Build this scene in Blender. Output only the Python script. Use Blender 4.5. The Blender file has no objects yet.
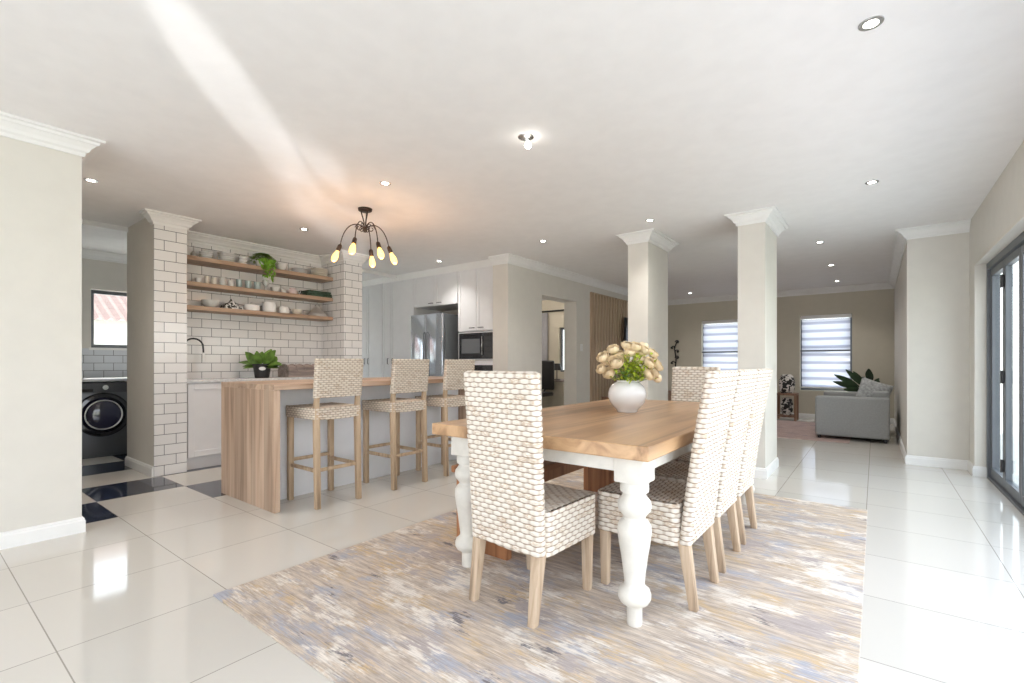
import bpy, bmesh, math, random
from mathutils import Vector, Matrix
random.seed(7)
PI=math.pi
C=bpy.context.scene.collection
sc=bpy.context.scene
# ------------------------------------------------------------------ materials
def new(name):
    m=bpy.data.materials.new(name); m.use_nodes=True
    nt=m.node_tree; b=nt.nodes['Principled BSDF']
    return m,nt,b
def N(nt,t,**kw):
    n=nt.nodes.new(t)
    for k,v in kw.items():
        if k in n.inputs.keys(): n.inputs[k].default_value=v
        else: setattr(n,k,v)
    return n
def plain(name,col,rough=.5,metal=0,spec=.5,coat=0,noise=0,nscale=8,bump=0,bscale=60):
    m,nt,b=new(name)
    b.inputs['Roughness'].default_value=rough; b.inputs['Metallic'].default_value=metal
    b.inputs['Specular IOR Level'].default_value=spec; b.inputs['Coat Weight'].default_value=coat
    tc=N(nt,'ShaderNodeTexCoord')
    nz=N(nt,'ShaderNodeTexNoise',Scale=nscale,Detail=4.0); nt.links.new(tc.outputs['Object'],nz.inputs['Vector'])
    cr=N(nt,'ShaderNodeValToRGB'); k=noise if noise else .015
    cr.color_ramp.elements[0].color=(*[max(0,c*(1-k)) for c in col],1); cr.color_ramp.elements[0].position=.35
    cr.color_ramp.elements[1].color=(*[min(1,c*(1+k)) for c in col],1); cr.color_ramp.elements[1].position=.65
    nt.links.new(nz.outputs['Fac'],cr.inputs['Fac']); nt.links.new(cr.outputs['Color'],b.inputs['Base Color'])
    if bump:
        n2=N(nt,'ShaderNodeTexNoise',Scale=bscale,Detail=3.0); nt.links.new(tc.outputs['Object'],n2.inputs['Vector'])
        bp=N(nt,'ShaderNodeBump',Strength=bump,Distance=.01); nt.links.new(n2.outputs['Fac'],bp.inputs['Height']); nt.links.new(bp.outputs['Normal'],b.inputs['Normal'])
    return m
def emis(name,col,st):
    m,nt,b=new(name); b.inputs['Emission Color'].default_value=(*col,1); b.inputs['Emission Strength'].default_value=st
    b.inputs['Base Color'].default_value=(*col,1); return m
def ramp(nt,stops):
    cr=N(nt,'ShaderNodeValToRGB'); e=cr.color_ramp.elements
    while len(e)<len(stops): e.new(.5)
    for i,(p,c) in enumerate(stops): e[i].position=p; e[i].color=(*c,1)
    return cr
def wood(name,c1,c2,axis='Z',scale=1.0,rough=.5,knots=0,plank=0,pax='X'):
    m,nt,b=new(name); b.inputs['Roughness'].default_value=rough
    tc=N(nt,'ShaderNodeTexCoord'); mp=N(nt,'ShaderNodeMapping')
    s=[14*scale,14*scale,14*scale]; s['XYZ'.index(axis)]=.9*scale
    mp.inputs['Scale'].default_value=s
    nt.links.new(tc.outputs['Object'],mp.inputs['Vector'])
    n1=N(nt,'ShaderNodeTexNoise',Scale=1.0,Detail=6.0,Distortion=1.2); nt.links.new(mp.outputs['Vector'],n1.inputs['Vector'])
    mid=tuple((a+b_)/2 for a,b_ in zip(c1,c2)); dk=tuple(a*.62 for a in c2)
    cr=ramp(nt,[(.28,dk),(.42,c2),(.52,mid),(.68,c1)])
    nt.links.new(n1.outputs['Fac'],cr.inputs['Fac']); out=cr.outputs['Color']
    if plank:
        sx=N(nt,'ShaderNodeSeparateXYZ'); nt.links.new(tc.outputs['Object'],sx.inputs[0])
        d=N(nt,'ShaderNodeMath',operation='DIVIDE'); d.inputs[1].default_value=plank; nt.links.new(sx.outputs[pax],d.inputs[0])
        fl=N(nt,'ShaderNodeMath',operation='FLOOR'); nt.links.new(d.outputs[0],fl.inputs[0])
        wn=N(nt,'ShaderNodeTexWhiteNoise',noise_dimensions='1D'); nt.links.new(fl.outputs[0],wn.inputs['W'])
        hs=N(nt,'ShaderNodeMapRange'); hs.inputs['To Min'].default_value=.8; hs.inputs['To Max'].default_value=1.12
        nt.links.new(wn.outputs['Value'],hs.inputs['Value'])
        fr=N(nt,'ShaderNodeMath',operation='FRACT'); nt.links.new(d.outputs[0],fr.inputs[0])
        lt=N(nt,'ShaderNodeMath',operation='LESS_THAN'); lt.inputs[1].default_value=.025; nt.links.new(fr.outputs[0],lt.inputs[0])
        mm=N(nt,'ShaderNodeMath',operation='MULTIPLY_ADD'); mm.inputs[1].default_value=-.45; nt.links.new(lt.outputs[0],mm.inputs[0]); nt.links.new(hs.outputs[0],mm.inputs[2])
        vm=N(nt,'ShaderNodeVectorMath',operation='SCALE'); nt.links.new(out,vm.inputs[0]); nt.links.new(mm.outputs[0],vm.inputs['Scale'])
        out=vm.outputs[0]
    nt.links.new(out,b.inputs['Base Color'])
    bp=N(nt,'ShaderNodeBump',Strength=.15,Distance=.004); nt.links.new(n1.outputs['Fac'],bp.inputs['Height']); nt.links.new(bp.outputs['Normal'],b.inputs['Normal'])
    return m
def tilemat(name,ax,col=(.84,.83,.82),mortar=(.16,.16,.17),bw=.2,rh=.1,shift=0):
    m,nt,b=new(name); b.inputs['Roughness'].default_value=.12
    tc=N(nt,'ShaderNodeTexCoord'); sx=N(nt,'ShaderNodeSeparateXYZ'); nt.links.new(tc.outputs['Object'],sx.inputs[0])
    cb=N(nt,'ShaderNodeCombineXYZ')
    ad=N(nt,'ShaderNodeMath',operation='ADD'); ad.inputs[1].default_value=shift
    if ax=='XY':
        a2=N(nt,'ShaderNodeMath',operation='ADD'); nt.links.new(sx.outputs['X'],a2.inputs[0]); nt.links.new(sx.outputs['Y'],a2.inputs[1]); nt.links.new(a2.outputs[0],ad.inputs[0])
    else: nt.links.new(sx.outputs[ax],ad.inputs[0])
    nt.links.new(ad.outputs[0],cb.inputs['X']); nt.links.new(sx.outputs['Z'],cb.inputs['Y'])
    br=N(nt,'ShaderNodeTexBrick',Scale=1.0); br.offset=.5
    br.inputs['Color1'].default_value=(*col,1); br.inputs['Color2'].default_value=(*[c*.95 for c in col],1); br.inputs['Mortar'].default_value=(*mortar,1)
    br.inputs['Brick Width'].default_value=bw; br.inputs['Row Height'].default_value=rh; br.inputs['Mortar Size'].default_value=.0028; br.inputs['Mortar Smooth'].default_value=.1
    nt.links.new(cb.outputs[0],br.inputs['Vector']); nt.links.new(br.outputs['Color'],b.inputs['Base Color'])
    bp=N(nt,'ShaderNodeBump',Strength=.5,Distance=.004); bp.invert=True; nt.links.new(br.outputs['Fac'],bp.inputs['Height'])
    nz=N(nt,'ShaderNodeTexNoise',Scale=9.0); nt.links.new(tc.outputs['Object'],nz.inputs['Vector'])
    b2=N(nt,'ShaderNodeBump',Strength=.12,Distance=.01); nt.links.new(nz.outputs['Fac'],b2.inputs['Height']); nt.links.new(bp.outputs['Normal'],b2.inputs['Normal'])
    nt.links.new(b2.outputs['Normal'],b.inputs['Normal'])
    return m
def floormat():
    m,nt,b=new('polished porcelain'); P=.606
    tc=N(nt,'ShaderNodeTexCoord'); sx=N(nt,'ShaderNodeSeparateXYZ'); nt.links.new(tc.outputs['Object'],sx.inputs[0])
    def cell(o,off):
        a=N(nt,'ShaderNodeMath',operation='ADD'); a.inputs[1].default_value=off; nt.links.new(sx.outputs[o],a.inputs[0])
        d=N(nt,'ShaderNodeMath',operation='DIVIDE'); d.inputs[1].default_value=P; nt.links.new(a.outputs[0],d.inputs[0])
        f=N(nt,'ShaderNodeMath',operation='FLOOR'); nt.links.new(d.outputs[0],f.inputs[0])
        r=N(nt,'ShaderNodeMath',operation='FRACT'); nt.links.new(d.outputs[0],r.inputs[0])
        e=N(nt,'ShaderNodeMath',operation='SUBTRACT'); e.inputs[1].default_value=.5; nt.links.new(r.outputs[0],e.inputs[0])
        ab=N(nt,'ShaderNodeMath',operation='ABSOLUTE'); nt.links.new(e.outputs[0],ab.inputs[0])
        g=N(nt,'ShaderNodeMath',operation='GREATER_THAN'); g.inputs[1].default_value=.4962; nt.links.new(ab.outputs[0],g.inputs[0])
        return f.outputs[0],g.outputs[0]
    fx,gx=cell('X',4.9+P*20); fy,gy=cell('Y',-.99+P*20)
    gm=N(nt,'ShaderNodeMath',operation='MAXIMUM'); nt.links.new(gx,gm.inputs[0]); nt.links.new(gy,gm.inputs[1])
    s=N(nt,'ShaderNodeMath',operation='ADD'); nt.links.new(fx,s.inputs[0]); nt.links.new(fy,s.inputs[1])
    mo=N(nt,'ShaderNodeMath',operation='MODULO'); mo.inputs[1].default_value=2; nt.links.new(s.outputs[0],mo.inputs[0])
    odd=N(nt,'ShaderNodeMath',operation='GREATER_THAN'); odd.inputs[1].default_value=.5; nt.links.new(mo.outputs[0],odd.inputs[0])
    lx=N(nt,'ShaderNodeMath',operation='LESS_THAN'); lx.inputs[1].default_value=-4.294; nt.links.new(sx.outputs['X'],lx.inputs[0])
    dk=N(nt,'ShaderNodeMath',operation='MULTIPLY'); nt.links.new(odd.outputs[0],dk.inputs[0]); nt.links.new(lx.outputs[0],dk.inputs[1])
    cb=N(nt,'ShaderNodeCombineXYZ'); nt.links.new(fx,cb.inputs[0]); nt.links.new(fy,cb.inputs[1])
    wn=N(nt,'ShaderNodeTexWhiteNoise',noise_dimensions='3D'); nt.links.new(cb.outputs[0],wn.inputs['Vector'])
    cr=ramp(nt,[(0,(.66,.63,.575)),(1,(.70,.665,.61))]); nt.links.new(wn.outputs['Value'],cr.inputs['Fac'])
    m1=N(nt,'ShaderNodeMix',data_type='RGBA'); nt.links.new(dk.outputs[0],m1.inputs['Factor']); nt.links.new(cr.outputs['Color'],m1.inputs['A']); m1.inputs['B'].default_value=(.022,.03,.055,1)
    m2=N(nt,'ShaderNodeMix',data_type='RGBA'); nt.links.new(gm.outputs[0],m2.inputs['Factor']); nt.links.new(m1.outputs['Result'],m2.inputs['A']); m2.inputs['B'].default_value=(.36,.33,.29,1)
    nt.links.new(m2.outputs['Result'],b.inputs['Base Color'])
    b.inputs['Roughness'].default_value=.07; b.inputs['Specular IOR Level'].default_value=.8
    return m
def rugmat(name,base,accs,seed=0.0):
    m,nt,b=new(name); b.inputs['Roughness'].default_value=.95; b.inputs['Specular IOR Level'].default_value=.1
    tc=N(nt,'ShaderNodeTexCoord')
    def nz(sc_,scale,det=5.0,rough=.6,dist=0.0,off=0.0):
        mp=N(nt,'ShaderNodeMapping'); mp.inputs['Scale'].default_value=sc_; mp.inputs['Location'].default_value=(off+seed,off*1.7,0)
        nt.links.new(tc.outputs['Object'],mp.inputs['Vector'])
        n=N(nt,'ShaderNodeTexNoise',Scale=scale,Detail=det,Roughness=rough,Distortion=dist); nt.links.new(mp.outputs['Vector'],n.inputs['Vector'])
        return n.outputs['Fac']
    cur=None
    base_cr=ramp(nt,[(.35,base[0]),(.65,base[1])]); nt.links.new(nz((3,22,1),2.0,6),base_cr.inputs['Fac']); cur=base_cr.outputs['Color']
    fine=nz((2.5,70,1),2.6,7,.72,off=3.1)
    for i,(col,th,w) in enumerate(accs):
        a=nz((1.0,1.9,1),2.6,5,.68,off=7.3*(i+1))
        f2=nz((4,46,1),2.2,6,.7,off=2.2*(i+1))
        ad=N(nt,'ShaderNodeMath',operation='MULTIPLY_ADD'); ad.inputs[1].default_value=.42; nt.links.new(f2,ad.inputs[0]); nt.links.new(a,ad.inputs[2])
        mr=N(nt,'ShaderNodeMapRange'); mr.inputs['From Min'].default_value=th; mr.inputs['From Max'].default_value=th+w; nt.links.new(ad.outputs[0],mr.inputs['Value'])
        mx=N(nt,'ShaderNodeMix',data_type='RGBA'); nt.links.new(mr.outputs[0],mx.inputs['Factor']); nt.links.new(cur,mx.inputs['A']); mx.inputs['B'].default_value=(*col,1); cur=mx.outputs['Result']
    st=N(nt,'ShaderNodeMapRange'); st.inputs['From Min'].default_value=.3; st.inputs['From Max'].default_value=.7; st.inputs['To Min'].default_value=.68; st.inputs['To Max'].default_value=1.25; nt.links.new(fine,st.inputs['Value'])
    vm=N(nt,'ShaderNodeVectorMath',operation='SCALE'); nt.links.new(cur,vm.inputs[0]); nt.links.new(st.outputs[0],vm.inputs['Scale'])
    nt.links.new(vm.outputs[0],b.inputs['Base Color'])
    bp=N(nt,'ShaderNodeBump',Strength=.4,Distance=.004); nt.links.new(fine,bp.inputs['Height']); nt.links.new(bp.outputs['Normal'],b.inputs['Normal'])
    return m
def weavemat(name,c_hi,c_lo,c_gap):
    m,nt,b=new(name); b.inputs['Roughness'].default_value=.75; b.inputs['Specular IOR Level'].default_value=.25
    uv=N(nt,'ShaderNodeTexCoord'); sx=N(nt,'ShaderNodeSeparateXYZ'); nt.links.new(uv.outputs['UV'],sx.inputs[0])
    fv=N(nt,'ShaderNodeMath',operation='FLOOR'); nt.links.new(sx.outputs['Y'],fv.inputs[0])
    ad=N(nt,'ShaderNodeMath',operation='ADD'); nt.links.new(sx.outputs['X'],ad.inputs[0]); nt.links.new(fv.outputs[0],ad.inputs[1])
    hf=N(nt,'ShaderNodeMath',operation='MULTIPLY_ADD'); hf.inputs[1].default_value=.5; hf.inputs[2].default_value=.5; nt.links.new(ad.outputs[0],hf.inputs[0])
    fu=N(nt,'ShaderNodeMath',operation='FLOOR'); nt.links.new(hf.outputs[0],fu.inputs[0])
    cb=N(nt,'ShaderNodeCombineXYZ'); nt.links.new(fu.outputs[0],cb.inputs[0]); nt.links.new(fv.outputs[0],cb.inputs[1])
    wn=N(nt,'ShaderNodeTexWhiteNoise',noise_dimensions='2D'); nt.links.new(cb.outputs[0],wn.inputs['Vector'])
    mp=N(nt,'ShaderNodeMapping'); mp.inputs['Scale'].default_value=(1.2,5,1); nt.links.new(uv.outputs['UV'],mp.inputs['Vector'])
    nz=N(nt,'ShaderNodeTexNoise',Scale=1.3,Detail=4.0); nt.links.new(mp.outputs[0],nz.inputs['Vector'])
    mx=N(nt,'ShaderNodeMath',operation='MULTIPLY_ADD'); mx.inputs[1].default_value=.45; nt.links.new(wn.outputs['Value'],mx.inputs[0]); nt.links.new(nz.outputs['Fac'],mx.inputs[2])
    cr=ramp(nt,[(.5,c_hi),(.85,c_hi),(1,c_lo)]); nt.links.new(mx.outputs[0],cr.inputs['Fac'])
    fr=N(nt,'ShaderNodeMath',operation='FRACT'); nt.links.new(sx.outputs['Y'],fr.inputs[0])
    sb=N(nt,'ShaderNodeMath',operation='SUBTRACT'); sb.inputs[1].default_value=.5; nt.links.new(fr.outputs[0],sb.inputs[0])
    ab=N(nt,'ShaderNodeMath',operation='ABSOLUTE'); nt.links.new(sb.outputs[0],ab.inputs[0])
    # gap between strands, wider where the strand dips under a stake
    cs=N(nt,'ShaderNodeMath',operation='MULTIPLY'); cs.inputs[1].default_value=PI; nt.links.new(ad.outputs[0],cs.inputs[0])
    co=N(nt,'ShaderNodeMath',operation='COSINE'); nt.links.new(cs.outputs[0],co.inputs[0])
    ma=N(nt,'ShaderNodeMath',operation='MULTIPLY_ADD'); ma.inputs[1].default_value=-.07; nt.links.new(co.outputs[0],ma.inputs[0]); nt.links.new(ab.outputs[0],ma.inputs[2])
    mr=N(nt,'ShaderNodeMapRange'); mr.inputs['From Min'].default_value=.33; mr.inputs['From Max'].default_value=.52; nt.links.new(ma.outputs[0],mr.inputs['Value'])
    # bare tan reed plus painted dip shading where the strand turns under the stake
    dp=N(nt,'ShaderNodeMapRange'); dp.inputs['From Min'].default_value=-.35; dp.inputs['From Max'].default_value=-1; dp.inputs['To Max'].default_value=.45; nt.links.new(co.outputs[0],dp.inputs['Value'])
    m0=N(nt,'ShaderNodeMix',data_type='RGBA'); nt.links.new(dp.outputs[0],m0.inputs['Factor']); nt.links.new(cr.outputs['Color'],m0.inputs['A']); m0.inputs['B'].default_value=(*[(a*.7+g*.3)*.85 for a,g in zip(c_lo,c_gap)],1)
    m2=N(nt,'ShaderNodeMix',data_type='RGBA'); nt.links.new(mr.outputs[0],m2.inputs['Factor']); nt.links.new(m0.outputs['Result'],m2.inputs['A']); m2.inputs['B'].default_value=(*c_gap,1)
    nt.links.new(m2.outputs['Result'],b.inputs['Base Color'])
    return m
def glassmat(name,tint=(1,1,1),refl=.12):
    m=bpy.data.materials.new(name); m.use_nodes=True; nt=m.node_tree; nt.nodes.clear()
    o=N(nt,'ShaderNodeOutputMaterial'); t=N(nt,'ShaderNodeBsdfTransparent'); t.inputs['Color'].default_value=(*tint,1)
    g=N(nt,'ShaderNodeBsdfGlossy'); g.inputs['Roughness'].default_value=.02
    fr=N(nt,'ShaderNodeLayerWeight'); pw=N(nt,'ShaderNodeMath',operation='POWER'); pw.inputs[1].default_value=5; nt.links.new(fr.outputs['Facing'],pw.inputs[0])
    ad=N(nt,'ShaderNodeMath',operation='MULTIPLY_ADD'); ad.inputs[1].default_value=.6; ad.inputs[2].default_value=refl*.35; nt.links.new(pw.outputs[0],ad.inputs[0])
    mx=N(nt,'ShaderNodeMixShader'); nt.links.new(ad.outputs[0],mx.inputs[0]); nt.links.new(t.outputs[0],mx.inputs[1]); nt.links.new(g.outputs[0],mx.inputs[2]); nt.links.new(mx.outputs[0],o.inputs[0])
    return m
def fabric_trans(name,col,k=.6):
    m=bpy.data.materials.new(name); m.use_nodes=True; nt=m.node_tree; nt.nodes.clear()
    o=N(nt,'ShaderNodeOutputMaterial'); d=N(nt,'ShaderNodeBsdfDiffuse'); t=N(nt,'ShaderNodeBsdfTranslucent')
    tc=N(nt,'ShaderNodeTexCoord'); sx=N(nt,'ShaderNodeSeparateXYZ'); nt.links.new(tc.outputs['Object'],sx.inputs[0])
    dv=N(nt,'ShaderNodeMath',operation='DIVIDE'); dv.inputs[1].default_value=.155; nt.links.new(sx.outputs['Z'],dv.inputs[0])
    fr=N(nt,'ShaderNodeMath',operation='FRACT'); nt.links.new(dv.outputs[0],fr.inputs[0])
    cr=ramp(nt,[(0,(.34,.35,.43)),(.28,(.34,.35,.43)),(.38,(.62,.63,.70)),(.92,(.62,.63,.70)),(1,(.34,.35,.43))]); nt.links.new(fr.outputs[0],cr.inputs['Fac'])
    nt.links.new(cr.outputs['Color'],d.inputs['Color']); nt.links.new(cr.outputs['Color'],t.inputs['Color'])
    mx=N(nt,'ShaderNodeMixShader'); mx.inputs[0].default_value=k; nt.links.new(d.outputs[0],mx.inputs[1]); nt.links.new(t.outputs[0],mx.inputs[2]); nt.links.new(mx.outputs[0],o.inputs[0])
    return m
M={}
M['wall']=plain('cream wall paint',(.70,.67,.615),.7,bump=.03,bscale=120)
M['wall2']=plain('living wall paint',(.60,.56,.46),.7)
M['ceil']=plain('ceiling paint',(.86,.845,.835),.85)
M['trim']=plain('white trim paint',(.84,.835,.82),.45)
M['floor']=floormat()
M['tileY']=tilemat('metro tile facing east','Y',shift=.06)
M['tileP']=tilemat('metro tile pier','XY',shift=.4)
M['tileL']=tilemat('metro tile laundry','Y',col=(.72,.74,.78),shift=.1)
M['white']=plain('white cabinet lacquer',(.80,.80,.81),.35)
M['whitepanel']=plain('white panel',(.84,.85,.88),.4)
M['oak']=wood('oak laminate vertical',(.56,.41,.30),(.44,.30,.21),'Z',.8,.45,plank=.07,pax='X')
M['oaktop']=wood('oak laminate worktop',(.56,.41,.30),(.44,.30,.21),'Y',.8,.45,plank=.07,pax='X')
M['shelf']=wood('oak shelf wood',(.50,.35,.25),(.36,.235,.155),'Y',.9,.5)
M['tabletop']=wood('honey pine planks',(.66,.425,.24),(.45,.265,.14),'Y',.6,.3,plank=0,pax='X')
M['bench']=wood('red brown hardwood',(.42,.19,.085),(.27,.11,.045),'Z',.7,.5,plank=.13,pax='X')
M['leg']=wood('limed pale wood leg',(.62,.49,.36),(.48,.35,.24),'Z',1.5,.6)
M['stoolleg']=wood('pale stool wood',(.58,.43,.29),(.44,.31,.20),'Z',1.5,.6)
M['tableleg']=plain('distressed white paint',(.72,.69,.63),.5,noise=.05,nscale=20)
M['weave']=weavemat('whitewashed rattan weave',(.80,.74,.66),(.60,.47,.35),(.24,.15,.09))
M['weave2']=weavemat('greyed stool rattan weave',(.72,.63,.53),(.50,.38,.28),(.20,.13,.085))
M['rug']=rugmat('distressed rug',[(.69,.59,.49),(.42,.35,.30)],[((.62,.46,.28),.72,.16),((.43,.43,.48),.73,.12),((.78,.72,.65),.73,.08),((.46,.40,.38),.78,.05),((.22,.20,.21),.84,.05)])
M['rug2']=rugmat('living rug',[(.55,.42,.38),(.40,.30,.28)],[((.25,.22,.25),.80,.08)],5.0)
M['ceramic']=plain('white ceramic',(.86,.86,.85),.15,coat=.4)
M['cream']=plain('cream ceramic',(.80,.75,.66),.3)
M['greyc']=plain('grey glazed ceramic',(.42,.40,.38),.35)
M['pinkc']=plain('blush ceramic',(.74,.62,.62),.3)
M['mint']=plain('aqua tumbler glass',(.38,.47,.47),.12,spec=.7)
M['clear']=plain('frosty clear glass',(.70,.72,.70),.1,spec=.7)
M['black']=plain('black metal',(.02,.02,.022),.4)
M['bronze']=plain('dark bronze metal',(.055,.035,.025),.4,metal=.6)
M['alu']=plain('charcoal aluminium',(.13,.14,.155),.4,metal=.2)
M['chrome']=plain('brushed chrome',(.6,.6,.6),.25,metal=1)
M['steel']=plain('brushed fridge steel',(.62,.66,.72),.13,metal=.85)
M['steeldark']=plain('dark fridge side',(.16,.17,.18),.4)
M['washer']=plain('graphite washer body',(.12,.125,.135),.3,metal=.5)
M['darkglass']=plain('black oven glass',(.015,.015,.018),.06,spec=.8)
M['glass']=glassmat('door pane glass',(.96,.98,.97))
M['sofa']=plain('light grey sofa fabric',(.36,.37,.37),.9,noise=.05,nscale=60,bump=.1,bscale=300)
M['cushion']=plain('mottled grey cushion',(.42,.43,.43),.9,noise=.25,nscale=30)
M['blind']=fabric_trans('zebra blind fabric',(.8,.8,.85))
M['leaf']=plain('fresh green leaf',(.20,.40,.045),.4,noise=.35,nscale=12)
M['leaf2']=plain('mid green leaf',(.14,.26,.045),.4,noise=.4,nscale=14)
M['leafd']=plain('deep green leaf',(.02,.05,.018),.4,noise=.3)
M['lime']=plain('lime green filler',(.46,.55,.05),.5,noise=.35,nscale=40)
M['rose']=plain('peach rose petal',(.97,.79,.54),.6,noise=.06,nscale=20)
M['rosec']=plain('apricot rose heart',(.84,.52,.25),.6)
M['potblack']=plain('black nursery pot',(.025,.025,.027),.45)
M['crate']=wood('weathered crate wood',(.42,.34,.30),(.26,.21,.19),'Y',1.4,.7)
M['slat']=wood('slat panel timber',(.56,.42,.29),(.42,.30,.20),'Z',1.2,.55)
M['slatback']=plain('slat recess felt',(.14,.09,.055),.9)
M['brownwood']=wood('brown side table wood',(.32,.18,.11),(.2,.11,.07),'Z',1.0,.5)
M['bulb']=emis('warm filament bulb',(1.0,.60,.14),2.0)
M['lamp']=emis('downlight lens',(1,.96,.88),14)
M['paving']=plain('pale patio paving',(.62,.60,.56),.7,noise=.05)
M['lawn']=plain('lawn grass',(.20,.24,.12),.9,noise=.3,nscale=20)
M['rooftile']=plain('clay roof tile',(.17,.10,.085),.8,noise=.1)
M['outwall']=plain('garden wall render',(.70,.70,.66),.8)
M['greencloth']=plain('dark green cloth',(.05,.09,.06),.8,noise=.3,nscale=30)
M['screen']=plain('tv screen',(.03,.04,.06),.08,spec=.9)
def patternmat(name,c1,c2,scale):
    m,nt,b=new(name); b.inputs['Roughness'].default_value=.7
    tc=N(nt,'ShaderNodeTexCoord'); v=N(nt,'ShaderNodeTexNoise',Scale=scale,Detail=1.0,Distortion=1.0); nt.links.new(tc.outputs['Object'],v.inputs['Vector'])
    cr=ramp(nt,[(.47,c1),(.53,c2)]); nt.links.new(v.outputs['Fac'],cr.inputs['Fac']); nt.links.new(cr.outputs['Color'],b.inputs['Base Color']); return m
M['cow']=patternmat('black and white print',(.02,.02,.02),(.75,.72,.68),16)
M['bwcloth']=patternmat('black and white folded cloth',(.03,.03,.03),(.8,.8,.78),30)
# ------------------------------------------------------------------ mesh helpers
def obj(name,bm,mat,parent=None,smooth=False,auto=None):
    me=bpy.data.meshes.new(name); 
    if not smooth or True: bmesh.ops.recalc_face_normals(bm,faces=bm.faces[:])
    bm.to_mesh(me); bm.free()
    for m in (mat if isinstance(mat,list) else [mat]): me.materials.append(m)
    if smooth:
        for p in me.polygons: p.use_smooth=True
        if auto is not None:
            try: me.set_sharp_from_angle(angle=math.radians(auto))
            except Exception: pass
    o=bpy.data.objects.new(name,me); C.objects.link(o)
    if parent: o.parent=parent
    return o
def tag(o,label,cat,group=None,kind=None):
    o['label']=label; o['category']=cat
    if group: o['group']=group
    if kind: o['kind']=kind
    return o
def struct(name,bm,mat,label=None,smooth=False):
    o=obj(name,bm,mat,None,smooth,35 if smooth else None); o['kind']='structure'
    if label: o['label']=label
    return o
def empty(name,loc,rz=0):
    o=bpy.data.objects.new(name,None); o.empty_display_size=.1; C.objects.link(o); o.location=loc; o.rotation_euler=(0,0,rz); return o
def dup(root,loc,rz,label,extra=None):
    r=root.copy(); C.objects.link(r); r.location=loc; r.rotation_euler=(0,0,rz); r['label']=label
    for ch in list(root.children):
        c=ch.copy(); C.objects.link(c); c.parent=r
        for g in list(ch.children):
            d=g.copy(); C.objects.link(d); d.parent=c
    return r
def B(): return bmesh.new()
def box(bm,x0,x1,y0,y1,z0,z1,bev=0,seg=2,mi=0):
    vs=[bm.verts.new((x,y,z)) for x in (x0,x1) for y in (y0,y1) for z in (z0,z1)]
    idx=[(0,1,3,2),(4,6,7,5),(0,4,5,1),(2,3,7,6),(0,2,6,4),(1,5,7,3)]
    fs=[bm.faces.new([vs[i] for i in f]) for f in idx]
    for f in fs: f.material_index=mi
    if bev:
        es=list({e for f in fs for e in f.edges})
        bmesh.ops.bevel(bm,geom=es,offset=bev,segments=seg,profile=.5,affect='EDGES')
    return vs
def prism(bm,p0,p1,w0,w1,d0,d1,xdir=(1,0,0)):
    # tapered square post from p0 to p1
    vs=[]
    for p,w,d in ((p0,w0,d0),(p1,w1,d1)):
        for a,b_ in ((-1,-1),(1,-1),(1,1),(-1,1)): vs.append(bm.verts.new((p[0]+a*w/2,p[1]+b_*d/2,p[2])))
    fs=[bm.faces.new(vs[0:4][::-1]),bm.faces.new(vs[4:8])]
    for i in range(4): fs.append(bm.faces.new((vs[i],vs[(i+1)%4],vs[4+(i+1)%4],vs[4+i])))
    es=list({e for f in fs for e in f.edges})
    bmesh.ops.bevel(bm,geom=es,offset=min(w0,w1,d0,d1)*.12,segments=2,profile=.5,affect='EDGES')
def lathe(bm,prof,c=(0,0,0),seg=24,M4=None,sc_=(1,1)):
    rings=[]
    for r,z in prof:
        if r<1e-5:
            rings.append([bm.verts.new((c[0],c[1],c[2]+z))]); continue
        rings.append([bm.verts.new((c[0]+sc_[0]*r*math.cos(2*PI*i/seg),c[1]+sc_[1]*r*math.sin(2*PI*i/seg),c[2]+z)) for i in range(seg)])
    for a,b_ in zip(rings,rings[1:]):
        for i in range(seg):
            j=(i+1)%seg
            if len(a)==1 and len(b_)==1: continue
            if len(a)==1: bm.faces.new((a[0],b_[i],b_[j]))
            elif len(b_)==1: bm.faces.new((a[i],a[j],b_[0]))
            else: bm.faces.new((a[i],a[j],b_[j],b_[i]))
    if len(rings[0])>1: bm.faces.new(rings[0])
    if len(rings[-1])>1: bm.faces.new(rings[-1][::-1])
    if M4 is not None: bmesh.ops.transform(bm,matrix=M4,verts=[v for r in rings for v in r])
    return [v for r in rings for v in r]
def tube(bm,pts,rad,seg=8,caps=True):
    pts=[Vector(p) for p in pts]; n=len(pts)
    rads=rad if isinstance(rad,(list,tuple)) else [rad]*n
    rings=[]; up=Vector((0,0,1)); prev=None
    for i,p in enumerate(pts):
        d=(pts[min(i+1,n-1)]-pts[max(i-1,0)]).normalized()
        if prev is None:
            a=d.cross(up); 
            if a.length<.05: a=d.cross(Vector((1,0,0)))
            a.normalize()
        else:
            a=(prev-d*prev.dot(d)).normalized()
        prev=a; b_=d.cross(a).normalized()
        rings.append([bm.verts.new(p+(a*math.cos(2*PI*k/seg)+b_*math.sin(2*PI*k/seg))*rads[i]) for k in range(seg)])
    for r0,r1 in zip(rings,rings[1:]):
        for k in range(seg): bm.faces.new((r0[k],r0[(k+1)%seg],r1[(k+1)%seg],r1[k]))
    if caps: bm.faces.new(rings[0][::-1]); bm.faces.new(rings[-1])
def bez(p0,p1,p2,p3,n=10):
    out=[]
    for i in range(n+1):
        t=i/n; u=1-t
        out.append(Vector(p0)*u**3+Vector(p1)*3*u*u*t+Vector(p2)*3*u*t*t+Vector(p3)*t**3)
    return out
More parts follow.
